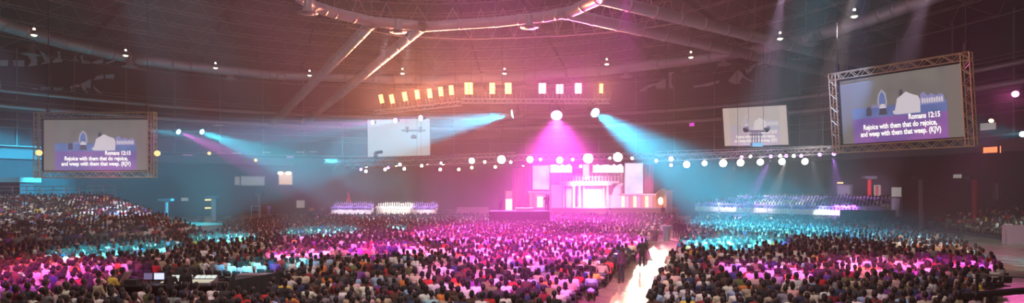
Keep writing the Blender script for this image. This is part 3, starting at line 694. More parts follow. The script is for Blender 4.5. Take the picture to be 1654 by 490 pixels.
curtain(828, 272, 858, 345, 96.0, M['magdrape'], 'purple drape behind the lantern pillar')
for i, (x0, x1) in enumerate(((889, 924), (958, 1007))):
    t = empty('lamp_glare', at((x0 + x1) / 2, 280, 93.8), 0, 'white glare panel standing in for blown-out lamps above the %s stage curtain' % ('left', 'right')[i], 'lamp glare')  # glowing scalloped shape stands in for the glare of lamp rows
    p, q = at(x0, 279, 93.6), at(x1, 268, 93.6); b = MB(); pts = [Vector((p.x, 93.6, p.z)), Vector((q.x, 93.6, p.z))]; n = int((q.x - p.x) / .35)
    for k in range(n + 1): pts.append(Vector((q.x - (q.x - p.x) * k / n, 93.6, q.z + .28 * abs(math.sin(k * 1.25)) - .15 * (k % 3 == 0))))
    b.prism(pts, (0, .25, 0)); child(b, 'glare_panel', M['lit_white'], t)
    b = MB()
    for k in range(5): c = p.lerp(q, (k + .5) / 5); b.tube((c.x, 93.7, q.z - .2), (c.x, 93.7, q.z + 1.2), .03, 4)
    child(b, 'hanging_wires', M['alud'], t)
# right hand low wall with arched bays, and a swooping fin
setpiece('stage_wall', 'long low wall of gold and lavender panels at the right of the stage', [
    ('wall_body', 1002, 316, 1062, 336, 92.6, .5, M['setlav']), ('cap', 1000, 313, 1064, 316, 92.3, .9, M['setpale'])] + [('panel', 1004 + 6.4 * k, 317, 1009 + 6.4 * k, 335, 92.4, .2, (M['lit_gold'], M['setpale'], M['setgold'])[k % 3]) for k in range(9)])
b = MB(); pts = [at(x, y, 92.3) for x, y in ((986, 337), (1003, 337), (1003, 302), (1008, 296), (1000, 297), (992, 305), (988, 318))]; b.prism(pts, (0, .5, 0))
tag(b.build('stage_fin', M['setlav']), 'curved lavender fin between the portal and right video panel', 'stage set piece')
# shell alcove
t = empty('shell_alcove', at(1074, 343, 88), 0, 'orange glowing rounded alcove at the right end of the stage', 'stage alcove')
b = MB(); p = at(1074, 343, 88); R0 = 1.05; vs = []; fs = []; n = 14; H = at(0, 305, 88).z - p.z
for k in range(n + 1):
    a = math.pi * k / n
    for j in range(7):
        hh = j / 6; rr_ = R0 * (1 if hh < .7 else math.sqrt(max(0.02, 1 - ((hh - .7) / .3) ** 2)))
        vs.append((p.x - rr_ * math.cos(a), p.y + 1.2 - (.2 - rr_ * math.sin(a)) * .9, p.z + H * hh))
fs = [(k * 7 + j, (k + 1) * 7 + j, (k + 1) * 7 + j + 1, k * 7 + j + 1) for k in range(n) for j in range(6)]
b.add(vs, fs, True); child(b, 'shell', M['setgold'], t)
b = MB(); sbox(b, 1061, 344, 1086, 348, 87.2, 2.6); child(b, 'base', M['setgold'], t)
b = MB(); b.ell(at(1067, 325, 88.2), (.35, .3, .55)); child(b, 'lamp', M['lit_warm'], t)
b = MB(); sbox(b, 1077, 308, 1086, 344, 87.6, .3); child(b, 'side_panel', M['setpale'], t)
# stage lighting (on the low truss, pointing at the set)
for x, c, p_ in ((870, (1, .45, .25), 1500), (920, PNK, 1500), (952, WHT, 6500), (975, (1, .8, .7), 2500), (1025, (1, .45, .3), 1500), (1050, VIO, 2200), (1074, (1, .4, .12), 2500), (822, (1, .5, .2), 1200)):
    add_spot('set_light', at(x, 262, 86.5), at(x, 325, 92), c, p_, 70, .8, .2)

# ------------------------------------------------------------------ things near the stage
def drapedbox(name, label, cat, x0, x1, ytop, ybot, Y, dep, m, zbase=None):
    p, q = at(x0, ytop, Y), at(x1, ytop, Y); z0 = max(0, at(0, ybot, Y).z) if zbase is None else zbase
    t = empty(name, ((p.x + q.x) / 2, Y + dep / 2, z0), 0, label, cat)
    b = MB(); n = max(4, int((q.x - p.x) / .3)); vs = []
    H = p.z - z0; w_ = q.x - p.x
    MB().box((0, 0, H - .04), (w_, dep, .08)).build('top', m, t)
    for side in range(4):
        L = w_ if side % 2 == 0 else dep; nn = max(3, int(L / .3)); o = len(b.v); vs = []; rot = Matrix.Rotation(R(90) * side, 3, 'Z'); off = (dep if side % 2 == 0 else w_) / 2
        for k in range(nn + 1):
            e = .04 * math.sin(k * 2.2); vs += [rot @ Vector((-L / 2 + L * k / nn, -off + e - .05, 0)), rot @ Vector((-L / 2 + L * k / nn, -off, H - .08))]
        b.add(vs, [(2 * k, 2 * k + 2, 2 * k + 3, 2 * k + 1) for k in range(nn)], True)
    b.build('cloth_skirt', m, t); return t
M['magwall'] = mat('pink_barrier_cloth', (.62, .30, .45), .8)
drapedbox('draped_barrier', 'low pink draped wall left of the stage', 'barrier', 738, 789, 335, 353, 84, .6, M['magwall'], 0)
drapedbox('camera_riser', 'black draped camera platform in the crowd before the stage', 'platform', 790, 888, 342, 370, 63, 3.5, M['drape'], 0)
drapedbox('draped_table', 'white covered table on the left part of the black camera platform', 'table', 833, 862, 336.5, 342, 64.2, 1.2, mat('white_cloth', (.6, .5, .55), .9), at(0, 342, 63).z)
drapedbox('camera_riser', 'black draped platform at the right end of the right choir', 'platform', 1382, 1430, 341, 362, 62.5, 3.0, M['drape'], 0)
drapedbox('draped_table', 'purple lit cloth table on the black platform right of the choir', 'table', 1400, 1427, 334, 341, 63, 1.0, mat('lilac_cloth', (.5, .36, .6), .9), at(0, 341, 62.5).z)
drapedbox('draped_barrier', 'grey low steps between left choir and pink wall', 'barrier', 706, 737, 339, 352, 87, 1.2, M['fascia'], 0)
drapedbox('camera_riser', 'small dark platform carrying the man in the lilac suit, far left', 'platform', 420, 452, 352, 364, 79, 2.0, M['drape'], 0)

def column_thing(px, ytop, ybot, Y, r_, m, label):
    p = at(px, ybot, Y); q = at(px, ytop, Y); t = empty('column', (p.x, p.y, 0), 0, label, 'column')
    b = MB(); b.tube((0, 0, 0), (0, 0, q.z), r_, 12); b.build('shaft', m, t)
    b = MB(); b.box((0, 0, q.z + .15), (r_ * 6, r_ * 3, .3)); b.box((0, 0, q.z + .0), (r_ * 3.4, r_ * 2.4, .2)); b.build('capital', M['fascia'], t); return t
M['red'] = mat('red_paint', (.45, .03, .035), .6); M['grey_col'] = mat('grey_column', (.24, .24, .26), .7)
column_thing(1575, 290, 332, 60.5, .26, M['red'], 'red round column rising behind the right stand of spectators')
column_thing(1488, 289, 332, 67, .26, M['grey_col'], 'grey round column left of the red one, near the right stand')
column_thing(1404, 289, 322, 73, .24, M['red'], 'dark red column behind the right end of the choir')
column_thing(268, 325, 352, 82, .28, mat('dull_red', (.25, .05, .05), .7), 'dull red column behind the left raked stand')
column_thing(345, 320, 360, 84, .3, mat('pale_column', (.4, .4, .42), .7), 'pale column right of the left stand, near the yellow strips')
column_thing(419, 316, 352, 90, .2, M['grey_col'], 'thin grey column behind the man on the small platform')
# doors, openings and lit boxes in the concourse wall
def wallbox(px0, py0, px1, py1, m, name, label, cat, frame=None, dep=.25, r=RW - 1.0, emit=None):
    a, c = wallpt(px0, py1, r), wallpt(px1, py1, r); H0, H1 = a.z, wallpt(px0, py0, r).z
    t = empty(name, (a + c) / 2, 0, label, cat); t.rotation_euler.z = math.atan2(c.y - a.y, c.x - a.x); L = math.hypot(c.x - a.x, c.y - a.y)
    MB().box((0, 0, (H1 - H0) / 2), (L, dep, H1 - H0)).build('panel', m, t)
    if frame:
        b = MB(); f = .12
        b.box((0, -dep * .6, H1 - H0), (L + f, .15, f)); b.box((0, -dep * .6, 0), (L + f, .15, f)); b.box((-L / 2, -dep * .6, (H1 - H0) / 2), (f, .15, H1 - H0)); b.box((L / 2, -dep * .6, (H1 - H0) / 2), (f, .15, H1 - H0))
        b.build('frame', frame, t)
    return t
M['warmwin'] = em('warm_lit_window', (.75, .42, .25), .9); M['dimwin'] = em('dim_lit_window', (.16, .17, .17), 1); M['yel'] = em('yellow_strip_lamp', (1, .75, .25), 1.1)
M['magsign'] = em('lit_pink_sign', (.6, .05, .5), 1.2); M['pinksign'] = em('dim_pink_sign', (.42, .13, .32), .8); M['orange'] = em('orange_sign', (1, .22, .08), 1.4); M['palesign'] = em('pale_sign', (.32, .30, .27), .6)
wallbox(389, 285, 427, 300, M['dimwin'], 'window_booth', 'dim window booth with a pale frame on the left back wall', 'window booth', M['alud'])
wallbox(379, 286, 387, 299, M['palesign'], 'window_booth', 'small pale window at the left side of the booth', 'window booth', M['alud'])
wallbox(450, 278, 472, 299, M['warmwin'], 'window_booth', 'warm lit window with two lamps and bars, left back wall', 'window booth', M['alud'])
for i, x in enumerate((453, 466)): p = wallpt(x, 280, RW - 1.5); tag(MB().ell(p, (.45, .2, .25)).build('wall_lamp', M['lens_warm']), '%s orange wall lamp over the warm lit window' % ('left', 'right')[i], 'wall lamp')
wallbox(295, 250, 311, 262, M['pinksign'], 'hanging_sign', 'pink square sign right of the left video screen', 'sign')
wallbox(463, 252, 474, 259, M['pinksign'], 'hanging_sign', 'small dull pink sign high on the left back wall', 'sign')
wallbox(1114, 197, 1121, 204, M['magsign'], 'hanging_sign', 'small bright magenta sign left of the right back screen', 'sign')
wallbox(1589, 237, 1615, 248, M['orange'], 'lit_sign', 'glowing orange sign below the corner of the right video screen', 'sign', M['black'], r=RW - 4)
wallbox(1585, 199, 1607, 210, M['palesign'], 'wall_box', 'pale box just right of the right video screen', 'wall box', r=RW - 4)
wallbox(1541, 282, 1552, 288, M['palesign'], 'wall_sign', 'small pale sign on the dark wall left of the red column', 'sign')
wallbox(293, 320, 304, 325, M['palesign'], 'wall_sign', 'small pale sign on the dark wall behind the left stand', 'sign')
wallbox(331, 322, 341, 324.5, M['yel'], 'strip_lamp', 'upper yellow strip lamp beside the pale left column', 'strip lamp')
wallbox(331, 335, 341, 337.5, M['yel'], 'strip_lamp', 'lower yellow strip lamp beside the pale left column', 'strip lamp')
wallbox(1353, 294.5, 1361, 297, M['yel'], 'strip_lamp', 'yellow-white strip lamp over the door behind the right choir', 'strip lamp')
wallbox(1353, 299, 1376, 328, M['grey_col'], 'double_door', 'grey door on the back wall behind the right choir', 'door', M['fascia'])
wallbox(1414, 300, 1422, 316, mat('red_poster', (.45, .12, .10), .8), 'poster', 'small red poster beside the dark red column', 'poster', M['palesign'])
wallbox(1441, 303, 1455, 318, M['palesign'], 'notice_board', 'pale notice board on the right back wall', 'notice board')
wallbox(1441, 319, 1456, 350, M['grey_col'], 'double_door', 'grey door below the pale notice board', 'door', M['fascia'])
wallbox(1607, 297, 1616, 322, mat('olive_door', (.20, .19, .12), .7), 'double_door', 'olive door behind the right stand, right of the red column', 'door', M['fascia'])
wallbox(479, 324, 492, 336, M['palesign'], 'wall_box', 'pale box on a stand in front of the left back wall', 'wall box')
wallbox(140, 300, 165, 322, M['wall_up'], 'double_door', 'dark double door under the left video screen', 'door', M['fascia'])
for i, (x0, x1, y) in enumerate(((22, 37, 246), (350, 364, 247), (375, 390, 246.5), (423, 437, 245.5), (478, 492, 245), (500, 512, 244.5), (345, 360, 202), (455, 470, 203))):
    wallbox(x0, y, x1, y + 1.6, M['pinksign'] if i == 0 else M['palesign'], 'strip_lamp', 'thin dim strip lamp on the left wall, %s of the line' % ('first second third fourth fifth sixth seventh eighth'.split()[i]), 'strip lamp')
for i, (px, py) in enumerate(((338, 248), (413, 259), (63, 247), (254, 248))): tag(MB().ell(wallpt(px, py, RW - 2) if i < 2 else at(px, py, 59), (.28, .28, .28)).build('wall_lamp', M['yel']), ('yellow lamp on the left wall right of the pink sign', 'small orange lamp above the window booth', 'small yellow lamp on the left edge of the left video screen', 'small yellow lamp on the right edge of the left video screen')[i], 'wall lamp')
# cluster of speakers in front of the right back screen and left back screen
def cluster(px, py, Y, k, label):
    p = at(px, py, Y); t = empty('hanging_rig', p, 0, label, 'hanging rig'); s_ = Y / 1000
    b = MB(); b.box((0, 0, 0), (34 * s_, .25, .2)); b.box((0, 0, -6 * s_), (20 * s_, .2, .15)); b.build('cross_bar', M['black'], t)
    for sx in (-1, 1): b = MB(); b.box((sx * 17 * s_, 0, 3 * s_), (5 * s_, .5, 5 * s_)); b.tube((sx * 17 * s_, 0, 0), (sx * 17 * s_, -.5, 5 * s_), .2, 8); b.build('fixture', M['black'], t)
    b = MB()
    for x in (-6, -2, 2, 7): b.tube((x * s_, 0, 0), (x * s_, 0, -20 * s_), .06, 6)
    b.build('hanging_bars', M['black'], t); MB().box((1 * s_, 0, -22 * s_), (17 * s_, .6, 6 * s_)).build('lower_box', mat('teal_box', (.03, .16, .17), .6), t)
    b = MB()
    for x in (-12, 12): b.tube((x * s_, 0, 0), (x * s_, 0, roofz(math.hypot(p.x + x * s_ - C0.x, p.y - C0.y)) - p.z - .2), .03, 4)
    b.build('cables', M['black'], t)
cluster(1221, 212, 66, 1, 'black rig of fixtures hanging in front of the pale right screen')
def cluster2(px, py, Y, label):
    p = at(px, py, Y); t = empty('hanging_rig', p, 0, label, 'hanging rig'); s_ = Y / 1000; b = MB()
    b.box((0, 0, 0), (38 * s_, .3, .25)); b.build('cross_bar', M['steel'], t)
    for sx in (-1, 1): b = MB(); b.box((sx * 11 * s_, 0, 5 * s_), (5 * s_, .4, 2 * s_)); b.tube((sx * 11 * s_, 0, 6 * s_), (sx * 11 * s_, 0, -3 * s_), .22, 8); b.build('fixture', M['steel'], t)
    b = MB(); b.prism([(-4.5 * s_, 0, -13 * s_), (4.5 * s_, 0, -13 * s_), (4 * s_, 0, -8 * s_), (0, 0, -6 * s_), (-4 * s_, 0, -8 * s_)], (0, .5, 0)); b.build('lower_box', M['steel'], t)
    b = MB()
    for x in (-12, 12): b.tube((x * s_, 0, 0), (x * s_, 0, roofz(math.hypot(p.x + x * s_ - C0.x, p.y - C0.y)) - p.z - .2), .025, 4)
    b.build('cables', M['black'], t)
cluster2(668, 211, 90, 'grey rig of fixtures hanging in front of the blank left screen')
for i, (px, py, Y) in enumerate(((607, 252, 90), (1187, 234, 74))):
    t = empty('follow_spot', at(px, py, Y), 0, 'dark follow spot unit standing on the %s truss' % ('left', 'right')[i], 'follow spot')
    b = MB(); b.box((0, 0, 0), (.5, .5, .9)); b.build('body', M['black'], t); b = MB(); b.tube((0, -.2, .45), (1.0, -.5, .55), .25, 10); b.build('barrel', M['black'], t); MB().tube((0, 0, -.4), (0, 0, -1.2), .06, 6).build('post', M['black'], t)

# ------------------------------------------------------------------ raked stands
P0 = Vector((-24.6, 50.0, 0)); U_ = Vector((-.65, -.76, 0)).normalized(); V_ = Vector((-.76, .65, 0)).normalized()
def lz(d): return .25 + .105 * d
t = empty('raked_stand', P0, 0, 'dark raked stand of seats along the left side of the hall', 'stand')
for k in range(26):
    b = MB(); rot = Matrix((U_, V_, Vector((0, 0, 1)))).transposed(); d = k * .95
    b.box(U_ * 14 + V_ * (d + .475) + Vector((0, 0, lz(d) / 2)), (28, .95, lz(d)), rot); b.build('tier', M['seatrow'], t)
def rail(pts, h, label, m=M['steel'], solid=None, name='guard_rail'):
    t = empty(name, pts[0], 0, label, 'railing'); o = pts[0]; b = MB()
    for p, q in zip(pts[:-1], pts[1:]):
        L = (q - p).length; n = max(1, int(L / 1.0))
        for z in (h, h * .66, h * .33): b.tube(p - o + Vector((0, 0, z)), q - o + Vector((0, 0, z)), .035, 6)
    b.build('rails', m, t); b = MB()
    for p, q in zip(pts[:-1], pts[1:]):
        L = (q - p).length; n = max(1, int(L / 1.0))
        for k in range(n + 1): c = p.lerp(q, k / n) - o; b.tube(c, c + Vector((0, 0, h)), .045, 6)
    b.build('posts', m, t)
    if solid:
        b = MB()
        for p, q in zip(pts[:-1], pts[1:]): d = (q - p); b.box((p + q) / 2 - o + Vector((0, 0, -solid / 2)), (d.length, .15, solid), d.to_track_quat('X', 'Z').to_matrix())
        b.build('parapet', mat('pale_parapet', (.45, .45, .48), .7), t)
    return t
back = lambda u_: P0 + U_ * u_ + V_ * 25 + Vector((0, 0, 3.55))
rail([back(-1), back(10), back(28)], 1.15, 'long metal guard rail on the pale parapet behind the left stand', M['alu'], 3.4)
add_spot('parapet_fill', back(12) + Vector((9, -12, 5)), back(15) - Vector((0, 0, 1)), CYA, 20000, 50, 1, .3)  # unseen spots added to tint the parapet cyan and magenta
add_spot('parapet_fill', back(2) + Vector((9, -9, 4)), back(1) - Vector((0, 0, 1)), MAG, 1200, 40, 1, .3)
# ledge at the far left
t = empty('balcony_ledge', at(0, 300, 66), 0, 'cyan lit corner of a balcony ledge at the left picture edge', 'balcony')
b = MB(); p = at(-60, 287, 66); q = at(32, 287, 66); b.box(((p.x + q.x) / 2, 67.5, p.z - .25), (q.x - p.x, 3, .5)); child(b, 'slab', mat('pale_slab', (.5, .5, .52), .7), t)
b = MB(); b.box(((p.x + q.x) / 2 - .4, 68, (p.z - .5) / 2 - 0), (q.x - p.x - .8, 2, p.z - .5)); child(b, 'wall', M['wall_up'], t)
add_spot('ledge_light', (p.x + 5, 60, 14), (q.x - 3, 67, p.z), CYA, 2500, 60, 1, .3)
# right stand
Q0 = Vector((44.6, 66.5, 0)); UR = (Vector((42.0, 45.5, 0)) - Q0).normalized(); VR = Vector((-UR.y, UR.x, 0)); VR = VR if VR.x > 0 else -VR
t = empty('raked_stand', Q0, 0, 'low dark raked stand of seats at the far right side', 'stand')
for k in range(11):
    b = MB(); rot = Matrix((UR, VR, Vector((0, 0, 1)))).transposed(); d = k * .95; z = .35 + .34 * d
    us = [u_ for u_ in np.arange(-.5, 24, .5) if (Q0 + UR * float(u_) + VR * (d + .95) - C0).length < RW - 1.9]
    if len(us) < 3: break
    u0, u1 = float(us[0]), 24.0
    b.box(UR * ((u0 + u1) / 2) + VR * (d + .475) + Vector((0, 0, z / 2)), (u1 - u0, .95, z), rot); b.build('tier', M['seatrow'], t); RST = globals().setdefault('RST_', {}); RST[k] = u0
t = drapedbox('draped_barrier', 'pink cloth barrier in front of the right stand at picture edge', 'barrier', 1625, 1700, 364, 386, 51, .4, mat('rose_cloth', (.36, .17, .22), .8), 0)
# foreground rail bottom right
t = empty('crowd_barrier', ground(1578, 474), 0, 'black foreground barrier with a thin steel rail at bottom right', 'barrier'); o = Vector(t.location)
a, c = at(1545, 479, 20), at(1700, 466, 20); b = MB(); b.tube(a - o, c - o, .11, 10); b.tube(Vector((a.x, a.y, a.z)) - o, Vector((a.x, a.y, 0)) - o, .09, 8)
for k in (.35, .8, 1.0): e = a.lerp(c, k); b.tube(e - o, Vector((e.x, e.y, 0)) - o, .06, 8)
b.build('lower_beam', M['black'], t)
b = MB(); b.tube(at(1578, 478, 20) - o, at(1578, 442, 20) - o, .05, 8); b.build('post', M['black'], t)
b = MB(); b.tube(at(1576, 443, 20) - o, at(1700, 452, 20) - o, .03, 8); b.build('top_rail', M['steel'], t)

# ------------------------------------------------------------------ sound desk
YD = 25.0
t = empty('mixing_desk_table', (at(300, 0, YD).x, YD, 0), 0, 'long black sound desk table in the crowd at lower left', 'table')
L = (438 - 215) / 1000 * YD
MB().box((0, .1, .80), (L, 1.1, .06)).build('top', M['black'], t)
MB().box((0, .55, .4), (L, .05, .8)).build('front_board', M['drape'], t)
for x in (-L / 2 + .1, L / 2 - .1): MB().box((x, .1, .4), (.08, 1.0, .8)).build('leg', M['black'], t)
M['console'] = mat('console_grey', (.18, .18, .2), .4)
def console(px0, px1, label):
    x0, x1 = at(px0, 0, YD).x, at(px1, 0, YD).x; r = empty('mixing_console', ((x0 + x1) / 2, YD, .83), 0, label, 'mixing console'); w_ = x1 - x0
    b = MB(); b.prism([(-w_ / 2, -.35, 0), (-w_ / 2, .45, 0), (-w_ / 2, .45, .26), (-w_ / 2, .15, .14), (-w_ / 2, -.35, .08)], (w_, 0, 0)); b.build('body', M['console'], r)
    n_ = 14; b = MB()
    for k in range(n_):
        x = -w_ / 2 + w_ * (k + .5) / n_
        b.box((x, -.22, .105), (w_ / n_ * .6, .16, .012), Matrix.Rotation(R(7), 3, 'X')); b.box((x, .04, .135), (w_ / n_ * .6, .2, .012), Matrix.Rotation(R(7), 3, 'X'))
    b.build('fader_strips', em('console_glow', (.62, .58, .42), .9), r)
    b = MB()
    for k in range(4): b.box((-w_ / 2 + w_ * (k + .5) / 4, .30, .24), (w_ / 4 * .85, .22, .015), Matrix.Rotation(R(24), 3, 'X'))
    b.build('meter_screens', em('meter_glow', (.7, .78, .72), .9), r)
    b = MB(); b.path([(-w_ / 2 + .2, .44, .2), (-w_ / 2 + .2, .42, .45), (-w_ / 2 + .25, .25, .5)], .012, 5); b.build('gooseneck_lamp', M['black'], r); return r
console(265, 304, 'left lit mixing console on the black sound desk'); console(309, 344, 'right lit mixing console on the black sound desk')
def monitor(px, w_, h_, m, label, z=.83, turn=0):
    r = empty('monitor', (at(px, 0, YD).x, YD + .25, z), turn, label, 'monitor')
    MB().box((0, 0, .12 + h_ / 2), (w_, .05, h_)).build('casing', M['black'], r); MB().box((0, -.03, .12 + h_ / 2), (w_ * .9, .01, h_ * .86)).build('screen', m, r)
    b = MB(); b.box((0, .03, .08), (.05, .05, .16)); b.box((0, .02, .01), (.25, .18, .02)); b.build('stand', M['black'], r); return r
monitor(252, .45, .3, em('blue_white_screen', (.55, .6, .95), 1.2), 'bright pale blue monitor left of the consoles'); monitor(234, .38, .3, em('dim_violet_screen', (.12, .09, .20), 1), 'dim violet framed monitor at the left end of the desk')
monitor(392, .22, .2, em('cyan_white_screen', (.65, .85, .95), 1.2), 'small white screen at the right end of the desk', z=.83)
r = empty('flight_case', (at(411, 0, YD).x, YD + .3, .83), 0, 'grey equipment case on the right end of the desk', 'case')
MB().box((0, 0, .17), (1.5, .6, .34)).build('body', M['console'], r); b = MB()
for x in (-.75, .75): b.box((x, -.0, .17), (.04, .62, .36))
b.box((0, 0, .34), (1.52, .62, .03)); b.build('edging', M['alu'], r)
r = empty('flight_case', (at(228, 0, YD).x, YD - .1, .83), 0, 'open lid case with a pale edge at the left end of the desk', 'case')
MB().box((-.25, 0, .1), (.5, .45, .2)).build('body', M['black'], r); MB().box((-.55, .0, .3), (.04, .45, .5), Matrix.Rotation(R(28), 3, 'Y')).build('lid', M['alu'], r)
# black drape fence around the desk
p, q = at(345, 459, 23.2), at(452, 440, 24.5); b = MB(); n = 40; vs = []
for k in range(n + 1):
    c = p.lerp(q, k / n); c = Vector((c.x, c.y + .05 * math.sin(k * 1.4), 0)); zt = p.z + (q.z - p.z) * k / n
    vs += [c, c + Vector((0, 0, zt)), c + Vector((0, .06, 0)), c + Vector((0, .06, zt))]
b.add(vs, sum([[(4 * k, 4 * k + 4, 4 * k + 5, 4 * k + 1), (4 * k + 3, 4 * k + 7, 4 * k + 6, 4 * k + 2), (4 * k + 1, 4 * k + 5, 4 * k + 7, 4 * k + 3)] for k in range(n)], []), True)
tag(b.build('fence_drape', M['drape']), 'black drape fence to the right of the sound desk', 'drape')
# steel barrier and bin in the aisles
p, q = ground(543, 448), ground(640, 440)
r = empty('crowd_barrier', p, 0, 'short steel crowd barrier inside the left crowd block', 'barrier'); d = q - p; b = MB()
b.tube((0, 0, 1.05), d + Vector((0, 0, 1.05)), .03, 6); b.tube((0, 0, .15), d + Vector((0, 0, .15)), .03, 6)
for k in (0, .5, 1): b.tube(d * k, d * k + Vector((0, 0, 1.05)), .035, 6)
b.build('frame', M['alu'], r); b = MB()
for k in range(1, 24): b.tube(d * k / 24 + Vector((0, 0, .15)), d * k / 24 + Vector((0, 0, 1.05)), .012, 4)
b.build('bars', M['alu'], r)
r = empty('lectern', ground(1077, 389), 0, 'pale teal tapered stand on the aisle floor between the blocks', 'lectern')
b = MB(); b.lathe([(0, 0), (.32, 0), (.30, .05), (.34, .6), (.46, 1.22), (.48, 1.25), (.44, 1.25), (0, 1.2)], 4, Matrix.Rotation(R(45), 4, 'Z')); b.build('body', mat('teal_plastic', (.06, .16, .16), .4), r)
MB().box((0, 0, 1.27), (.72, .66, .05)).build('top', mat('teal_top', (.15, .3, .3), .4), r)

# ------------------------------------------------------------------ people
def cap_tube(mb, a, b_, ra, rb, n=12):
    a = Vector(a); b_ = Vector(b_); mb.tube(a, b_, ra, n, rb); mb.ell(a, (ra, ra, ra), 10, 6); mb.ell(b_, (rb, rb, rb), 10, 6)
def remesh(prims, name, voxel, ratio, m, smooth=4, shared=True):
    mb = MB()
    for p in prims:
        if p[0] == 'c': cap_tube(mb, *p[1:])
        else: mb.ell(p[1], p[2], 14, 9)
    me = mb.build(name, m, mesh_only=True); o = bpy.data.objects.new('tmp', me); COL.objects.link(o)
    md = o.modifiers.new('r', 'REMESH'); md.mode = 'VOXEL'; md.voxel_size = voxel; md.use_smooth_shade = True
    sm = o.modifiers.new('s', 'SMOOTH'); sm.iterations = smooth; sm.factor = .5
    dc = o.modifiers.new('d', 'DECIMATE'); dc.ratio = ratio
    dg = bpy.context.evaluated_depsgraph_get(); out = bpy.data.meshes.new_from_object(o.evaluated_get(dg))
    bpy.data.objects.remove(o); out.name = name
    if not len(out.materials): out.materials.append(m)
    out.polygons.foreach_set('use_smooth', [True] * len(out.polygons)); return out
def lerp3(a, b_, t_): return tuple(a[i] + (b_[i] - a[i]) * t_ for i in range(3))
def hand(pr, wrist, direction, side, curl=.5, k=1.0):
    w_ = Vector(wrist); d = Vector(direction).normalized(); up = Vector((0, 0, 1))
    sd = d.cross(up); sd = Vector((1, 0, 0)) if sd.length < .2 else sd.normalized(); nn = sd.cross(d).normalized()
    pr.append(('c', w_, w_ + d * .05 * k, .030 * k, .036 * k)); base = w_ + d * .085 * k
    for i, L in enumerate((.058, .072, .078, .066)):
        r0 = base + sd * side * (-.028 + .0187 * (3 - i)) * k - d * .03 * k
        p1 = r0 + (d - nn * curl * .5).normalized() * (L * .62 + .03) * k; p2 = p1 + (d - nn * curl * 1.6).normalized() * L * .5 * k
        pr.append(('c', r0, p1, .0105 * k, .0095 * k)); pr.append(('c', p1, p2, .0095 * k, .008 * k))
    t0 = w_ + d * .03 * k - sd * side * .028 * k; pr.append(('c', t0, t0 + (d * .6 - sd * side * .8 - nn * .2).normalized() * .055 * k, .013 * k, .010 * k))
def head(pr, c, k=1.0, pitch=0.0):
    c = Vector(c); rot = Matrix.Rotation(pitch, 3, 'X'); q = lambda x, y, z: c + rot @ Vector((x, y, z)) * k
    pr += [('e', q(0, -.012, .02), (.074 * k, .092 * k, .105 * k)), ('e', q(0, .02, -.05), (.055 * k, .065 * k, .075 * k)), ('c', q(0, .085, .005), q(0, .102, -.022), .011 * k, .015 * k), ('e', q(0, .078, -.062), (.026 * k, .016 * k, .011 * k)),
           ('e', q(0, .058, -.098), (.028 * k, .024 * k, .022 * k)), ('e', q(.074, -.005, -.01), (.012 * k, .022 * k, .032 * k)), ('e', q(-.074, -.005, -.01), (.012 * k, .022 * k, .032 * k)), ('c', q(-.045, .078, .03), q(.045, .078, .03), .012 * k, .012 * k)]
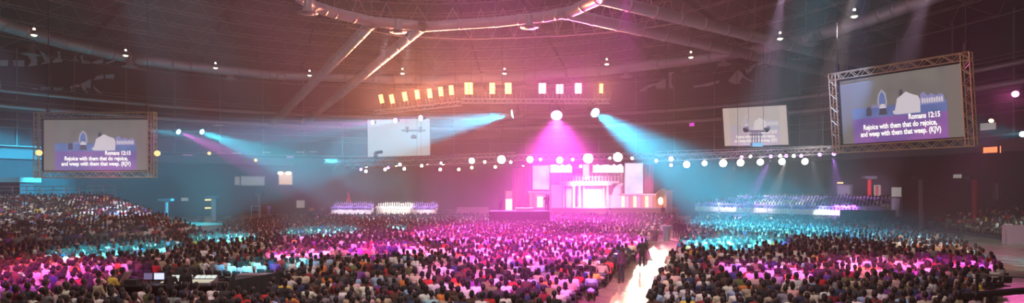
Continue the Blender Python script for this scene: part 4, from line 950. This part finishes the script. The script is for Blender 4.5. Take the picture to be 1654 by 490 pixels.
def figure(pose, style):
    """returns dict part -> (prims, voxel, ratio).  Faces +Y; seated: seat top at z .46, hips at y 0"""
    sit = pose.startswith('sit'); B = []; sh = []; tr = []; hr = []; lean = {'sit_a': 0, 'sit_b': .10, 'sit_c': -.03, 'sit_d': .22, 'stand': 0, 'stand_b': .03, 'stand_c': 0}[pose]
    hz = .54 if sit else .93; sc = 1.0
    hip = Vector((0, 0, hz)); ch = Vector((0, lean * .8 + .0, hz + .34)); nk = Vector((0, lean + .01, hz + .52)); hd = Vector((0, lean * 1.15 + .03, hz + .70))
    sw = .18 if style != 'woman' else .165
    B += [('e', hip, (.165, .125, .12)), ('c', hip, hip.lerp(ch, .6), .115, .125), ('e', ch + Vector((0, .0, -.02)), (.155, .112, .17)), ('e', ch + Vector((.07, -.03, .07)), (.09, .07, .10)), ('e', ch + Vector((-.07, -.03, .07)), (.09, .07, .10)), ('c', nk + Vector((0, 0, -.06)), hd + Vector((0, -.01, -.05)), .062, .052)]
    head(B, hd, 1.0, -lean * .6)
    sh += [('e', hip + Vector((0, 0, .05)), (.185, .145, .12)), ('c', hip + Vector((0, 0, .08)), hip.lerp(ch, .7), .135, .142), ('e', ch + Vector((0, 0, -.02)), (.172, .130, .18)), ('e', ch + Vector((.08, -.03, .08)), (.10, .085, .10)), ('e', ch + Vector((-.08, -.03, .08)), (.10, .085, .10)), ('c', nk + Vector((-.10, -.005, -.04)), nk + Vector((.10, -.005, -.04)), .062, .062)]
    for s_ in (-1, 1):
        sj = nk + Vector((s_ * sw, -.01, -.065))
        if pose == 'sit_a': el, wr = sj + Vector((s_ * .06, .05, -.27)), Vector((s_ * .12, .28 + lean, hz + .10))
        elif pose == 'sit_b': el, wr = sj + Vector((s_ * .05, .10, -.25)), Vector((s_ * .04, .36, hz + .12))
        elif pose == 'sit_c': el, wr = (sj + Vector((s_ * .07, .04, -.27)), Vector((s_ * .16, .27, hz + .08))) if s_ < 0 else (sj + Vector((.14, .16, -.16)), hd + Vector((.09, .10, -.12)))
        elif pose == 'sit_d': el, wr = sj + Vector((s_ * .08, .12, -.24)), Vector((s_ * .10, .46, hz + .10))
        elif pose == 'stand': el, wr = sj + Vector((s_ * .06, -.02, -.28)), sj + Vector((s_ * .07, .05, -.53))
        elif pose == 'stand_b': el, wr = sj + Vector((s_ * .09, .08, -.25)), sj + Vector((s_ * -.02, .30, -.18))
        else: el, wr = sj + Vector((s_ * .16, -.05, -.24)), Vector((s_ * .14, .06, hz + .12))
        B += [('c', sj, el, .050, .040), ('c', el, wr, .040, .026), ('e', sj, (.062, .06, .062))]
        dr = (wr - el).normalized()
        hand(B, wr, dr if pose != 'sit_a' else Vector((0, 1, -.35)), s_)
        if style in ('shirt', 'suit'): sh += [('e', sj, (.078, .076, .078)), ('c', sj, el, .066, .054), ('c', el, el.lerp(wr, .9 if style == 'suit' else .35), .053, .040)]
        else: sh += [('e', sj, (.075, .072, .075)), ('c', sj, sj.lerp(el, .55), .064, .060)]
        hj = hip + Vector((s_ * .09, 0, -.02))
        if sit: kn = Vector((s_ * .13, .43, .50)); an = Vector((s_ * .13, .42 if s_ < 0 else .47, .09))
        else: kn = Vector((s_ * .10, .02, .50)); an = Vector((s_ * .11, -.01, .09))
        B += [('c', hj, kn, .078, .055), ('c', kn, kn.lerp(an, .35), .052, .056), ('c', kn.lerp(an, .35), an, .056, .036), ('c', an + Vector((0, -.02, -.045)), an + Vector((0, .14, -.055)), .038, .03)]
        if style == 'woman':
            if sit: tr += [('c', hj, kn, .100, .085), ('c', hip, Vector((0, .40, .50)), .12, .09)]
            else: tr += [('c', hj, Vector((s_ * .11, 0, .42)), .105, .12), ('c', hip, Vector((0, 0, .42)), .13, .15)]
        else: tr += [('c', hj, kn, .094, .070), ('c', kn, an.lerp(kn, .12), .068, .056)]
    tr += [('e', hip, (.178, .138, .12))]
    # hair
    hs = {'shirt': 0, 'suit': 0, 'woman': 1, 'tee': 0}[style]
    c = hd + Vector((0, -.02, .035))
    hr += [('e', c, (.084, .100, .100)), ('e', c + Vector((0, -.035, -.03)), (.080, .072, .085))]
    if hs: hr += [('e', c + Vector((0, -.06, -.06)), (.085, .062, .11)), ('e', c + Vector((0, -.075, .03)), (.05, .05, .05))]
    return B, sh, tr, hr
PROTO = []; t0_ = 0
def proto_person(pose, style):
    B, sh, tr, hr = figure(pose, style)
    me = dict(body=remesh(B, 'person', .0085, .16, M['skin'], 3), top=remesh(sh, 'shirt', .016, .28, M['cloth'], 4), low=remesh(tr, 'trousers' if style != 'woman' else 'skirt', .016, .28, M['cloth'], 4), hair=remesh(hr, 'hair', .014, .3, M['hair'], 2))
    # clip away hair over the face and shirt front opening
    bm = bmesh.new(); bm.from_mesh(me['hair']); sitz = (.54 if pose.startswith('sit') else .93) + .70
    kill = [v for v in bm.verts if v.co.z < sitz + .045 and v.co.y > max(0.0, me['hair'].vertices[0].co.y * 0) + {'sit_a': .03, 'sit_b': .15, 'sit_c': 0.0, 'sit_d': .28, 'stand': .03, 'stand_b': .06, 'stand_c': .03}[pose] + .01]
    bmesh.ops.delete(bm, geom=kill, context='VERTS'); bm.to_mesh(me['hair']); bm.free()
    return me
SEATS = [proto_person('sit_a', 'tee'), proto_person('sit_b', 'shirt'), proto_person('sit_c', 'tee'), proto_person('sit_a', 'woman'), proto_person('sit_c', 'woman'), proto_person('sit_d', 'shirt'), proto_person('sit_b', 'woman'), proto_person('sit_a', 'suit')]
STYL = ['tee', 'shirt', 'tee', 'woman', 'woman', 'shirt', 'woman', 'suit']
STANDS = [proto_person('stand', 'suit'), proto_person('stand_b', 'suit'), proto_person('stand_c', 'shirt'), proto_person('stand', 'woman')]
TOPC = [('white', (.72, .70, .68)), ('black', (.02, .02, .022)), ('navy blue', (.03, .045, .12)), ('red', (.50, .03, .035)), ('pale pink', (.66, .40, .42)), ('grey', (.22, .22, .23)), ('light blue', (.30, .45, .62)), ('maroon', (.20, .02, .035)), ('cream', (.62, .54, .40)),
        ('yellow', (.66, .48, .08)), ('orange', (.65, .20, .05)), ('olive green', (.14, .17, .06)), ('dark brown', (.08, .045, .03)), ('purple', (.20, .06, .28)), ('charcoal', (.05, .05, .055)), ('beige', (.42, .33, .23))]
TOPW = np.array([20, 15, 7, 5, 6, 8, 5, 6, 6, 1.5, 2.5, 2, 7, 3, 9, 7.0]); TOPW /= TOPW.sum()
LOWC = [(.02, .02, .025), (.03, .04, .09), (.10, .08, .06), (.05, .05, .055), (.2, .18, .15)]
SKIN = [(.085, .042, .026), (.06, .03, .02), (.12, .065, .042), (.17, .10, .07), (.30, .17, .12)]
def make_person(me, style, topc, lowc, skin, label, group, loc, rz, scale=1.0, first=None):
    if first is None:
        r = bpy.data.objects.new('person', me['body']); COL.objects.link(r)
        for nm, k in (('shirt' if style != 'woman' else 'blouse', 'top'), ('trousers' if style != 'woman' else 'skirt', 'low'), ('hair', 'hair')):
            o = bpy.data.objects.new(nm, me[k]); COL.objects.link(o); o.parent = r
    else: r = copy_tree(first)
    r.location = loc; r.rotation_euler = (0, 0, rz); r.scale = (scale,) * 3; r.color = (*skin, 1)
    for ch in r.children:
        if ch.name.startswith(('shirt', 'blouse')): ch.color = (*topc, 1)
        elif ch.name.startswith(('trousers', 'skirt')): ch.color = (*lowc, 1)
        else: ch.color = (.012, .01, .01, 1)
    tag(r, label, 'person', group); return r

# ---- seats on the floor, in arcs facing the stage
STG = Vector((10.0, 96.0, 0))
def inpoly(x, y, P):
    c = False; j = len(P) - 1
    for i in range(len(P)):
        if (P[i][1] > y) != (P[j][1] > y) and x < (P[j][0] - P[i][0]) * (y - P[i][1]) / (P[j][1] - P[i][1]) + P[i][0]: c = not c
        j = i
    return c
AIS = lambda y: 3.3 + (y - 25.3) * .33
LEFT = [(AIS(15.5), 15.5), (AIS(80), 80), (-3.5, 79), (-28, 76), (-28, 60), (-24.8, 53), (-22.8, 49.5), (-31.5, 39), (-40, 34), (-30, 15.5)]
RIGHT = [(AIS(17) + 2.65, 17), (9, 16), (14.6, 19.5), (22.6, 28.3), (28, 37), (33, 48), (36.6, 59), (36.5, 63), (24.5, 78), (AIS(78) + 2.65, 78)]
HOLES = [[(12.2, 75.5), (13.8, 75.5), (13.8, 82.5), (12.2, 82.5)], [(-15.6, 21.5), (-9.2, 22.2), (-9.2, 28.3), (-15.9, 28.3)], [(-2.9, 61.7), (4.6, 61.7), (4.6, 67.5), (-2.9, 67.5)], [(-10.6, 31.3), (-6.2, 31.6), (-6.2, 35.2), (-10.6, 34.6)], [(-18.6, 27.0), (-15.5, 26.2), (-15.2, 28.4), (-18.6, 29)]]
seats = []
for ri, r in enumerate(np.arange(17, 96, 1.02)):
    n = int(2 * math.pi * r / .54)
    for k in range(n):
        a = 2 * math.pi * (k + (ri % 2) * .5) / n; x = STG.x + r * math.sin(a); y = STG.y - r * math.cos(a)
        if y < 14 or y > 82: continue
        px = CX + x / y * 1000
        if px < -45 or px > 1700: continue
        for bi, P in enumerate((LEFT, RIGHT)):
            if inpoly(x, y, P) and not any(inpoly(x, y, h) for h in HOLES):
                vis_ = HZ + (CAMZ - 1.35) * 1000 / y < 494
                seats.append((y, x, a, ri, bi, vis_))
seats.sort()
print('seats', len(seats))
vis_seats = [s_ for s_ in seats if s_[5] and -5 < CX + s_[1] / s_[0] * 1000 < 1659]
near = vis_seats[:300]; nearset = set(id(s_) for s_ in near)
jit = lambda a_: random.uniform(-a_, a_)
# chair
def chair_parts():
    s_ = MB(); s_.box((0, .02, .44), (.44, .42, .03)); s_.box((0, .22, .425), (.43, .03, .04))
    bk = MB(); n = 6; vs = []
    for k in range(n + 1):
        x = -.21 + .42 * k / n; y = -.22 - .03 * math.cos((k / n - .5) * math.pi)
        for z, dy in ((.60, 0), (.86, -.05)): vs += [(x, y + dy, z), (x, y + dy + .025, z)]
    bk.add(vs, sum([[(4 * k, 4 * k + 4, 4 * k + 6, 4 * k + 2), (4 * k + 1, 4 * k + 3, 4 * k + 7, 4 * k + 5), (4 * k + 2, 4 * k + 6, 4 * k + 7, 4 * k + 3), (4 * k, 4 * k + 1, 4 * k + 5, 4 * k + 4)] for k in range(n)], []), True)
    fr = MB()
    for x in (-.21, .21): fr.path([(x, .20, 0), (x, .18, .42), (x, -.18, .43), (x, -.24, .84)], .013, 6); fr.tube((x, -.16, .43), (x, -.24, 0), .013, 6)
    fr.tube((-.21, .19, .25), (.21, .19, .25), .01, 5)
    return s_, bk, fr
cs, cb, cf = chair_parts(); cs_m = cs.build('seat', M['plastic'], mesh_only=True); cb_m = cb.build('backrest', M['plastic'], mesh_only=True); cf_m = cf.build('frame', M['chrome'], mesh_only=True)
proto_chair = empty('stacking_chair')
for nm, me in (('seat', cs_m), ('backrest', cb_m), ('frame', cf_m)): o = bpy.data.objects.new(nm, me); COL.objects.link(o); o.parent = proto_chair
ORD = lambda n: ('nearest' if n == 0 else {1: 'second', 2: 'third', 3: 'fourth', 4: 'fifth', 5: 'sixth', 6: 'seventh', 7: 'eighth', 8: 'ninth', 9: 'tenth', 10: 'eleventh', 11: 'twelfth'}.get(n, '%dth' % (n + 1)))
CARD = lambda n: {1: 'first', 2: 'second', 3: 'third'}.get(n, '%dth' % n) if n % 10 not in (1, 2, 3) or 10 < n < 14 or n < 4 else '%d%s' % (n, {1: 'st', 2: 'nd', 3: 'rd'}[n % 10])
rows = {}
for s_ in near: rows.setdefault((s_[4], s_[3]), []).append(s_)
maxr = [max([k[1] for k in rows if k[0] == b_] or [0]) for b_ in (0, 1)]
first_of = {}; used_first = False; near_done = 0
for (bi, ri), L_ in rows.items():
    L_.sort(key=lambda s_: s_[1], reverse=(bi == 0)); ro = maxr[bi] - ri
    for k, (y, x, a, _, _, _) in enumerate(L_):
        vi = random.randrange(len(SEATS)); ci = rng.choice(len(TOPC), p=TOPW); cn, cc = TOPC[ci]
        if STYL[vi] == 'suit': cn, cc = random.choice([('black', (.02, .02, .022)), ('charcoal', (.05, .05, .055)), ('navy blue', (.03, .04, .09))])
        noun = {'tee': 't-shirt', 'shirt': 'shirt', 'woman': 'blouse', 'suit': 'jacket'}[STYL[vi]]
        lab = 'seated person in %s %s, %s row, %s seat %s the aisle' % (cn, noun, ORD(ro), CARD(k + 1), ('left of', 'right of')[bi])
        f = first_of.get(vi)
        p = make_person(SEATS[vi], STYL[vi], tuple(c * random.uniform(.85, 1.1) for c in cc), random.choice(LOWC), random.choice(SKIN[:4]), lab, 'seated audience in the nearest rows', (x + jit(.05), y + jit(.09), 0), a + jit(.35), random.uniform(.94, 1.06), f)
        if f is None: first_of[vi] = p
        c = proto_chair if not used_first else copy_tree(proto_chair); used_first = True
        c.location = (x, y, 0); c.rotation_euler.z = a
        tag(c, 'black stacking chair under seated person, %s row, %s seat %s the aisle' % (ORD(ro), CARD(k + 1), ('left of', 'right of')[bi]), 'chair', 'chairs in the nearest rows')

# ---- the rest of the crowd, one object
def low_mesh(me, ratio, col, skincol=None):
    o = bpy.data.objects.new('tmp', me); COL.objects.link(o); dc = o.modifiers.new('d', 'DECIMATE'); dc.ratio = ratio
    out = bpy.data.meshes.new_from_object(o.evaluated_get(bpy.context.evaluated_depsgraph_get())); bpy.data.objects.remove(o)
    out.calc_loop_triangles(); v = np.empty(len(out.vertices) * 3, np.float32); out.vertices.foreach_get('co', v)
    t_ = np.empty(len(out.loop_triangles) * 3, np.int32); out.loop_triangles.foreach_get('vertices', t_); bpy.data.meshes.remove(out)
    return v.reshape(-1, 3), t_.reshape(-1, 3), np.full(len(v) // 3, col)
def lod(me, tgt):
    V, F, C = [], [], []; o = 0
    for k, frac in (('body', .42), ('top', .30), ('low', .12), ('hair', .16)):
        r_ = min(1, tgt * frac / max(1, len(me[k].polygons) * (2 if len(me[k].polygons[0].vertices) == 4 else 1)))
        v, f, c = low_mesh(me[k], r_, {'body': 0, 'top': 1, 'low': 2, 'hair': 3}[k]); V.append(v); F.append(f + o); C.append(c); o += len(v)
    return np.vstack(V), np.vstack(F), np.concatenate(C)
LN = [lod(m_, 420) for m_ in SEATS]; LF = [lod(m_, 150) for m_ in SEATS]
def merge(items, name, m, label, cat='crowd'):
    """items: (verts, tris, class, loc, rz, scale, colours[4])"""
    VV, FF, CC = [], [], []; o = 0
    for v, f, c, loc, rz, s_, cols in items:
        cr, sr = math.cos(rz), math.sin(rz); w_ = np.empty_like(v); w_[:, 0] = (v[:, 0] * cr - v[:, 1] * sr) * s_ + loc[0]; w_[:, 1] = (v[:, 0] * sr + v[:, 1] * cr) * s_ + loc[1]; w_[:, 2] = v[:, 2] * s_ + loc[2]
        VV.append(w_); FF.append(f + o); o += len(v); CC.append(np.asarray(cols, np.float32)[c])
    V = np.vstack(VV).astype(np.float32); F = np.vstack(FF).astype(np.int32); C = np.vstack(CC); me = bpy.data.meshes.new(name)
    me.vertices.add(len(V)); me.vertices.foreach_set('co', V.ravel()); me.loops.add(len(F) * 3); me.loops.foreach_set('vertex_index', F.ravel())
    me.polygons.add(len(F)); me.polygons.foreach_set('loop_start', np.arange(0, len(F) * 3, 3, dtype=np.int32)); me.polygons.foreach_set('loop_total', np.full(len(F), 3, np.int32))
    me.polygons.foreach_set('use_smooth', np.ones(len(F), bool)); me.materials.append(m); me.update(calc_edges=True)
    at_ = me.color_attributes.new('col', 'FLOAT_COLOR', 'POINT'); at_.data.foreach_set('color', np.hstack([C, np.ones((len(C), 1), np.float32)]).ravel())
    ob = bpy.data.objects.new(name, me); COL.objects.link(ob); tag(ob, label, cat, kind='stuff'); return ob
def rcols(suit=False, bright=1.0):
    cc = TOPC[rng.choice(len(TOPC), p=TOPW)][1]; f = random.uniform(.8, 1.15) * bright
    return [random.choice(SKIN[:4]), tuple(min(.9, c * f) for c in cc), random.choice(LOWC), (.012, .010, .010)]
items = []; chairs_ = []
cv = []; cfc = []; o = 0
for mb in (cs, cb):
    for f in mb.f: cfc += [(f[0] + o, f[1] + o, f[2] + o), (f[0] + o, f[2] + o, f[3] + o)]
    cv += mb.v; o += len(mb.v)
cv = np.array(cv, np.float32); cfc = np.array(cfc, np.int32); ccl = np.zeros(len(cv), int)
for s_ in seats:
    if id(s_) in nearset: continue
    y, x, a = s_[:3]
    if random.random() < .06: continue
    k = random.randrange(len(SEATS)); L = (LN if y < 42 else LF)[k]
    items.append((*L, (x + jit(.12), y + jit(.22), 0), a + jit(.3), random.uniform(.93, 1.07), rcols()))
    if y < 48: chairs_.append((cv, cfc, ccl, (x, y, 0), a, 1, [(.03, .03, .035)]))
# left stand
rzL = math.atan2(-V_.y, -V_.x) - math.pi / 2
for k in range(26):
    d = k * .95
    for j in range(50):
        if random.random() < .08 or (j in (24, 25)): continue
        p = P0 + U_ * (.4 + j * .555) + V_ * (d + .45); px = CX + p.x / p.y * 1000
        if px < -45: continue
        items.append((*(LN if p.y < 42 else LF)[random.randrange(8)], (p.x, p.y, lz(d)), rzL + .5 + jit(.3) - .9, random.uniform(.93, 1.07), rcols()))
rzR = math.atan2(-VR.y, -VR.x) - math.pi / 2
for k in range(11):
    d = k * .95
    for j in range(39):
        if random.random() < .12 or k not in RST_ or .3 + j * .55 < RST_[k] + .4: continue
        p = Q0 + UR * (.3 + j * .55) + VR * (d + .45); px = CX + p.x / p.y * 1000
        if px > 1700: continue
        items.append((*(LN if p.y < 42 else LF)[random.randrange(8)], (p.x, p.y, .35 + .34 * d), rzR + jit(.4), random.uniform(.93, 1.07), rcols()))
print('crowd', len(items))
merge(items, 'seated_crowd', M['crowd'], 'thousands of seated spectators filling the floor and both side stands')
merge(chairs_, 'chair_rows', mat('chair_row_plastic', (.03, .03, .035), .5, attr='col'), 'black chairs in rows under the seated crowd', 'chairs')

# ---- choirs
WG = dict(proto_person('stand_b', 'woman'))
def single(me, cols, name, tgt=700):
    V, F, C = lod(me, tgt); m_ = bpy.data.meshes.new(name); m_.from_pydata(V.tolist(), [], F.tolist()); m_.update(); m_.polygons.foreach_set('use_smooth', [True] * len(m_.polygons)); m_.materials.append(M['crowd'])
    at_ = m_.color_attributes.new('col', 'FLOAT_COLOR', 'POINT'); cc = np.asarray(cols, np.float32)[C]; at_.data.foreach_set('color', np.hstack([cc, np.ones((len(cc), 1), np.float32)]).ravel()); return m_
HB_ = (.012, .01, .01)
CHM = {'purple': [single(WG, [SKIN[i], c, (.82, .78, .66), HB_], 'choir_singer') for i, c in enumerate(((.36, .20, .62), (.28, .16, .52), (.46, .28, .66)))], 'white': [single(STANDS[2], [SKIN[i], (.78, .76, .74), (.7, .66, .6), HB_], 'choir_singer') for i in range(2)]}
cho_rest = []
def choir(p, q, n, nrow, zf, dz, kindf, label, solo_rows, name):
    d = (q - p); L = d.length; dn = d.normalized(); nrm = Vector((-dn.y, dn.x, 0)); nrm = nrm if nrm.y > 0 else -nrm; rz = math.atan2(-nrm.y, -nrm.x) - math.pi / 2
    t = empty('choir_riser', p, 0, 'stepped black riser under the ' + name, 'riser')
    for r_ in range(nrow):
        z = zf + r_ * dz; rot = Matrix((dn, nrm, Vector((0, 0, 1)))).transposed()
        MB().box(d / 2 + nrm * (.8 * r_) + Vector((0, 0, z / 2)), (L + .8, .8, z), rot).build('riser_step', M['black'], t)
        for k in range(n):
            kd = kindf((k + .5) / n, r_); 
            if kd is None: continue
            me = random.choice(CHM[kd]); loc = p + d * ((k + .25 + .5 * (r_ % 2)) / n) + nrm * .8 * r_ + Vector((0, 0, z)); s_ = random.uniform(.93, 1.02)
            if r_ < solo_rows:
                o = bpy.data.objects.new('choir_singer', me); COL.objects.link(o); o.location = loc; o.rotation_euler.z = rz + jit(.15); o.scale = (s_,) * 3
                tag(o, 'singer in %s, %s, %s row, %s from left' % ('white robe' if kd == 'white' else 'purple top', name, ('front', 'second', 'third', 'fourth')[r_], CARD(k + 1)), 'person', 'singers of the ' + name)
            else: cho_rest.append((me, loc, rz + jit(.15), s_))
ZL = .45
choir(at(536, 355.2, 87), at(600, 355.2, 87), 19, 3, ZL, .22, lambda f, r: 'purple', '', 3, 'leftmost choir group')
choir(at(609, 355.2, 87), at(664, 355.2, 87), 15, 3, ZL, .22, lambda f, r: 'white', '', 3, 'white robed choir group')
choir(at(667, 355.2, 87), at(705, 355.2, 87), 11, 3, ZL, .22, lambda f, r: 'purple', '', 3, 'choir group by the pink wall')
a_, b__ = at(1124, 0, 81), at(1424, 0, 65.5)
choir(Vector((a_.x, a_.y, 0)), Vector((b__.x, b__.y, 0)), 62, 5, 1.15, .24, lambda f, r: None if f < .035 * r * 1.4 else ('white' if .30 < f < .62 and r in (1, 2) and random.random() < .8 or random.random() < .06 else 'purple'), '', 2, 'large choir on the right')
cho_i = []
for me, loc, rz, s_ in cho_rest:
    if '_c' not in me: 
        v = np.empty(len(me.vertices) * 3, np.float32); me.vertices.foreach_get('co', v); f = np.array([p_.vertices[:] for p_ in me.polygons], np.int32)
        c = np.empty(len(me.vertices) * 4, np.float32); me.color_attributes['col'].data.foreach_get('color', c); me['_c'] = 1; choir_cache = globals().setdefault('_cc', {}); choir_cache[me.name] = (v.reshape(-1, 3), f, c.reshape(-1, 4)[:, :3])
    v, f, c = _cc[me.name]; cho_i.append((v, f, np.arange(len(v)), loc, rz, s_, c))
merge(cho_i, 'choir_back_rows', M['crowd'], 'back rows of the large choir on the right, purple and white', 'choir')

# ---- standing people
def stand(px, py, i, top, low, skin, label, face, z=0.0, Y=None, sc=1.0):
    p = ground(px, py, z) if Y is None else Vector(((px - CX) / 1000 * Y, Y, z))
    return make_person(STANDS[i], ('suit', 'suit', 'shirt', 'woman')[i], top, low, skin, label, None, p, R(face), sc)
BK = (.015, .015, .018)
stand(1037, 434, 1, BK, BK, SKIN[0], 'standing cameraman in black behind a tripod camera in the aisle', -15)
stand(1004, 458, 0, (.06, .02, .05), BK, SKIN[1], 'standing person in dark clothes at the row end left of the aisle', 30, sc=1.02)
stand(1090, 386, 0, BK, BK, SKIN[0], 'usher in a black suit in the aisle, left of three', 170)
stand(1097, 388, 0, (.02, .02, .03), BK, SKIN[1], 'usher in a black suit in the aisle, middle of three', 200)
stand(1104, 390, 0, BK, BK, SKIN[2], 'usher in a black suit in the aisle, right of three', 150)
stand(985, 357, 3, (.75, .74, .70), (.75, .74, .70), SKIN[1], 'person all in white standing right before the stage', 180)
stand(1071, 344, 0, BK, BK, SKIN[0], 'dark suited person standing in front of the orange alcove', 180, Y=86.5, z=.3)
stand(883, 343, 1, BK, BK, SKIN[0], 'camera operator standing on the black camera platform', 0, Y=64.5, z=at(0, 342, 63).z)
stand(808, 343, 0, (.06, .01, .05), BK, SKIN[0], 'dark figure standing at the left end of the camera platform', 160, Y=64.8, z=at(0, 342, 63).z, sc=.8)
stand(434, 352, 2, (.30, .18, .40), (.25, .2, .4), SKIN[1], 'man in a lilac suit on the small dark platform', 180, Y=80, z=at(0, 352, 79).z)
stand(1480, 362, 0, BK, BK, SKIN[1], 'guard in black standing at the left end of the right stand', 100, Y=66)
stand(1553, 385, 0, BK, BK, SKIN[0], 'guard in black standing before the middle of the right stand', 70)
stand(1530, 371, 0, BK, (.05, .05, .05), SKIN[1], 'guard in black between the two other guards, right side', 110)
stand(635, 442, 0, (.02, .02, .05), BK, SKIN[1], 'man in a dark suit standing behind the small steel barrier', 10)
stand(614, 440, 0, BK, BK, SKIN[0], 'man in black standing left of the dark suited man', -10)
stand(503, 352, 2, (.55, .28, .08), BK, SKIN[2], 'musician in an orange shirt, far left of the choir', 190, Y=84, z=.3)
stand(521, 352, 2, (.2, .2, .2), BK, SKIN[0], 'musician in grey next to the leftmost choir group', 190, Y=84, z=.3)
stand(300, 474, 0, BK, BK, SKIN[0], 'sound technician in black standing behind the mixing desk', 0, Y=23.9, sc=.93)
stand(275, 474, 1, (.03, .03, .035), BK, SKIN[1], 'second technician in dark shirt at the left console', 10, Y=23.9, sc=.88)
# cameras
def camera(loc, rz, label, legs=True, k=1.0):
    t = empty('video_camera', loc, rz, label, 'video camera'); H = 1.45 * k
    b = MB(); b.box((0, 0, H), (.18, .5, .24)); b.box((-.02, -.2, H + .18), (.12, .16, .12)); b.build('body', M['black'], t); b = MB(); b.tube((0, .25, H), (0, .55, H), .07, 10, .1); b.build('camera_lens', M['black'], t)
    b = MB(); b.path([(.1, -.1, H - .1), (.2, -.45, H - .2)], .015, 5); b.tube((0, 0, H - .12), (0, 0, H - .3), .06, 8); b.build('pan_head', M['black'], t)
    if legs:
        for a in (90, 210, 330): b = MB(); b.tube((0, 0, H - .3), (.6 * math.cos(R(a)), .6 * math.sin(R(a)), 0), .03, 6, .02); b.build('leg', M['black'], t)
        b = MB(); pts = [(.4 * math.cos(R(a)), .4 * math.sin(R(a)), .36) for a in (90, 210, 330)]; b.path(pts, .015, 4, True); b.build('spreader', M['black'], t)
    else: MB().tube((0, 0, 0), (0, 0, H - .3), .12, 10, .08).build('pedestal', M['black'], t)
p = ground(1043, 431); camera((p.x + .1, p.y + .35, 0), R(-12), 'video camera on a black tripod in the bright aisle')
camera((at(887, 0, 64).x, 65.2, at(0, 342, 63).z), 0, 'large video camera on a pedestal on the black platform', False)
# flag behind the left choir
t = empty('flag', at(562, 345, 91.5), 0, 'red hanging flag on a pole behind the left choir', 'flag'); p = at(562, 345, 91.5); h_ = at(0, 310, 91.5).z - p.z
MB().tube((0, 0, -p.z), (0, 0, h_), .035, 6).build('pole', M['alud'], t)
b = MB(); vs = []
for k in range(9):
    z = h_ - .15 - k * .27; wv = .12 + .05 * k
    for j in range(5): vs.append((wv * (j / 4) * 2 - wv * .6, .08 * math.sin(j * 2 + k), z))
b.add(vs, [(5 * k + j, 5 * k + j + 1, 5 * k + j + 6, 5 * k + j + 5) for k in range(8) for j in range(4)], True); b.add([(v[0], v[1] + .02, v[2]) for v in vs], [(5 * k + j + 5, 5 * k + j + 6, 5 * k + j + 1, 5 * k + j) for k in range(8) for j in range(4)], True)
b.build('cloth', M['red'], t)
rail([Vector((at(406, 0, 80).x, 80, at(0, 352, 80).z)), Vector((at(420, 0, 80).x, 80, at(0, 352, 80).z))], 1.5, 'short pale rail left of the small dark platform', M['alu'])

# ------------------------------------------------------------------ theatrical haze: thick around the stage end, thin over the nearest seats
def haze(dens, ylo, yhi, label):
    m = bpy.data.materials.new('haze'); m.use_nodes = True; nt = m.node_tree; nt.nodes.clear()
    out = nt.nodes.new('ShaderNodeOutputMaterial'); vsn = nt.nodes.new('ShaderNodeVolumeScatter')
    vsn.inputs['Density'].default_value = dens; vsn.inputs['Anisotropy'].default_value = .25; vsn.inputs['Color'].default_value = (1, .97, .97, 1)
    nt.links.new(vsn.outputs[0], out.inputs['Volume'])
    r = RW - .3; L = []; n = 40; half = lambda y: math.sqrt(max(.01, r * r - (y - C0.y) ** 2))
    ys = [C0.y - r * math.cos(math.pi * k / n) for k in range(n + 1)]; ys = [ylo] + [y for y in ys if ylo + .5 < y < yhi - .5] + [yhi]
    L = [(C0.x + half(y), y) for y in ys] + [(C0.x - half(y), y) for y in reversed(ys)]
    MBz = MB(); MBz.prism([(x, y, .05) for x, y in L], (0, 0, 22.15))
    tag(MBz.build('haze', m), label, 'haze', kind='stuff')
haze(HAZE_DENSITY, 34.0, C0.y + RW - .4, 'thin coloured stage haze hanging over the stage end of the hall')
haze(HAZE_DENSITY * .22, C0.y - RW + .4, 33.98, 'very thin haze over the nearest seats')
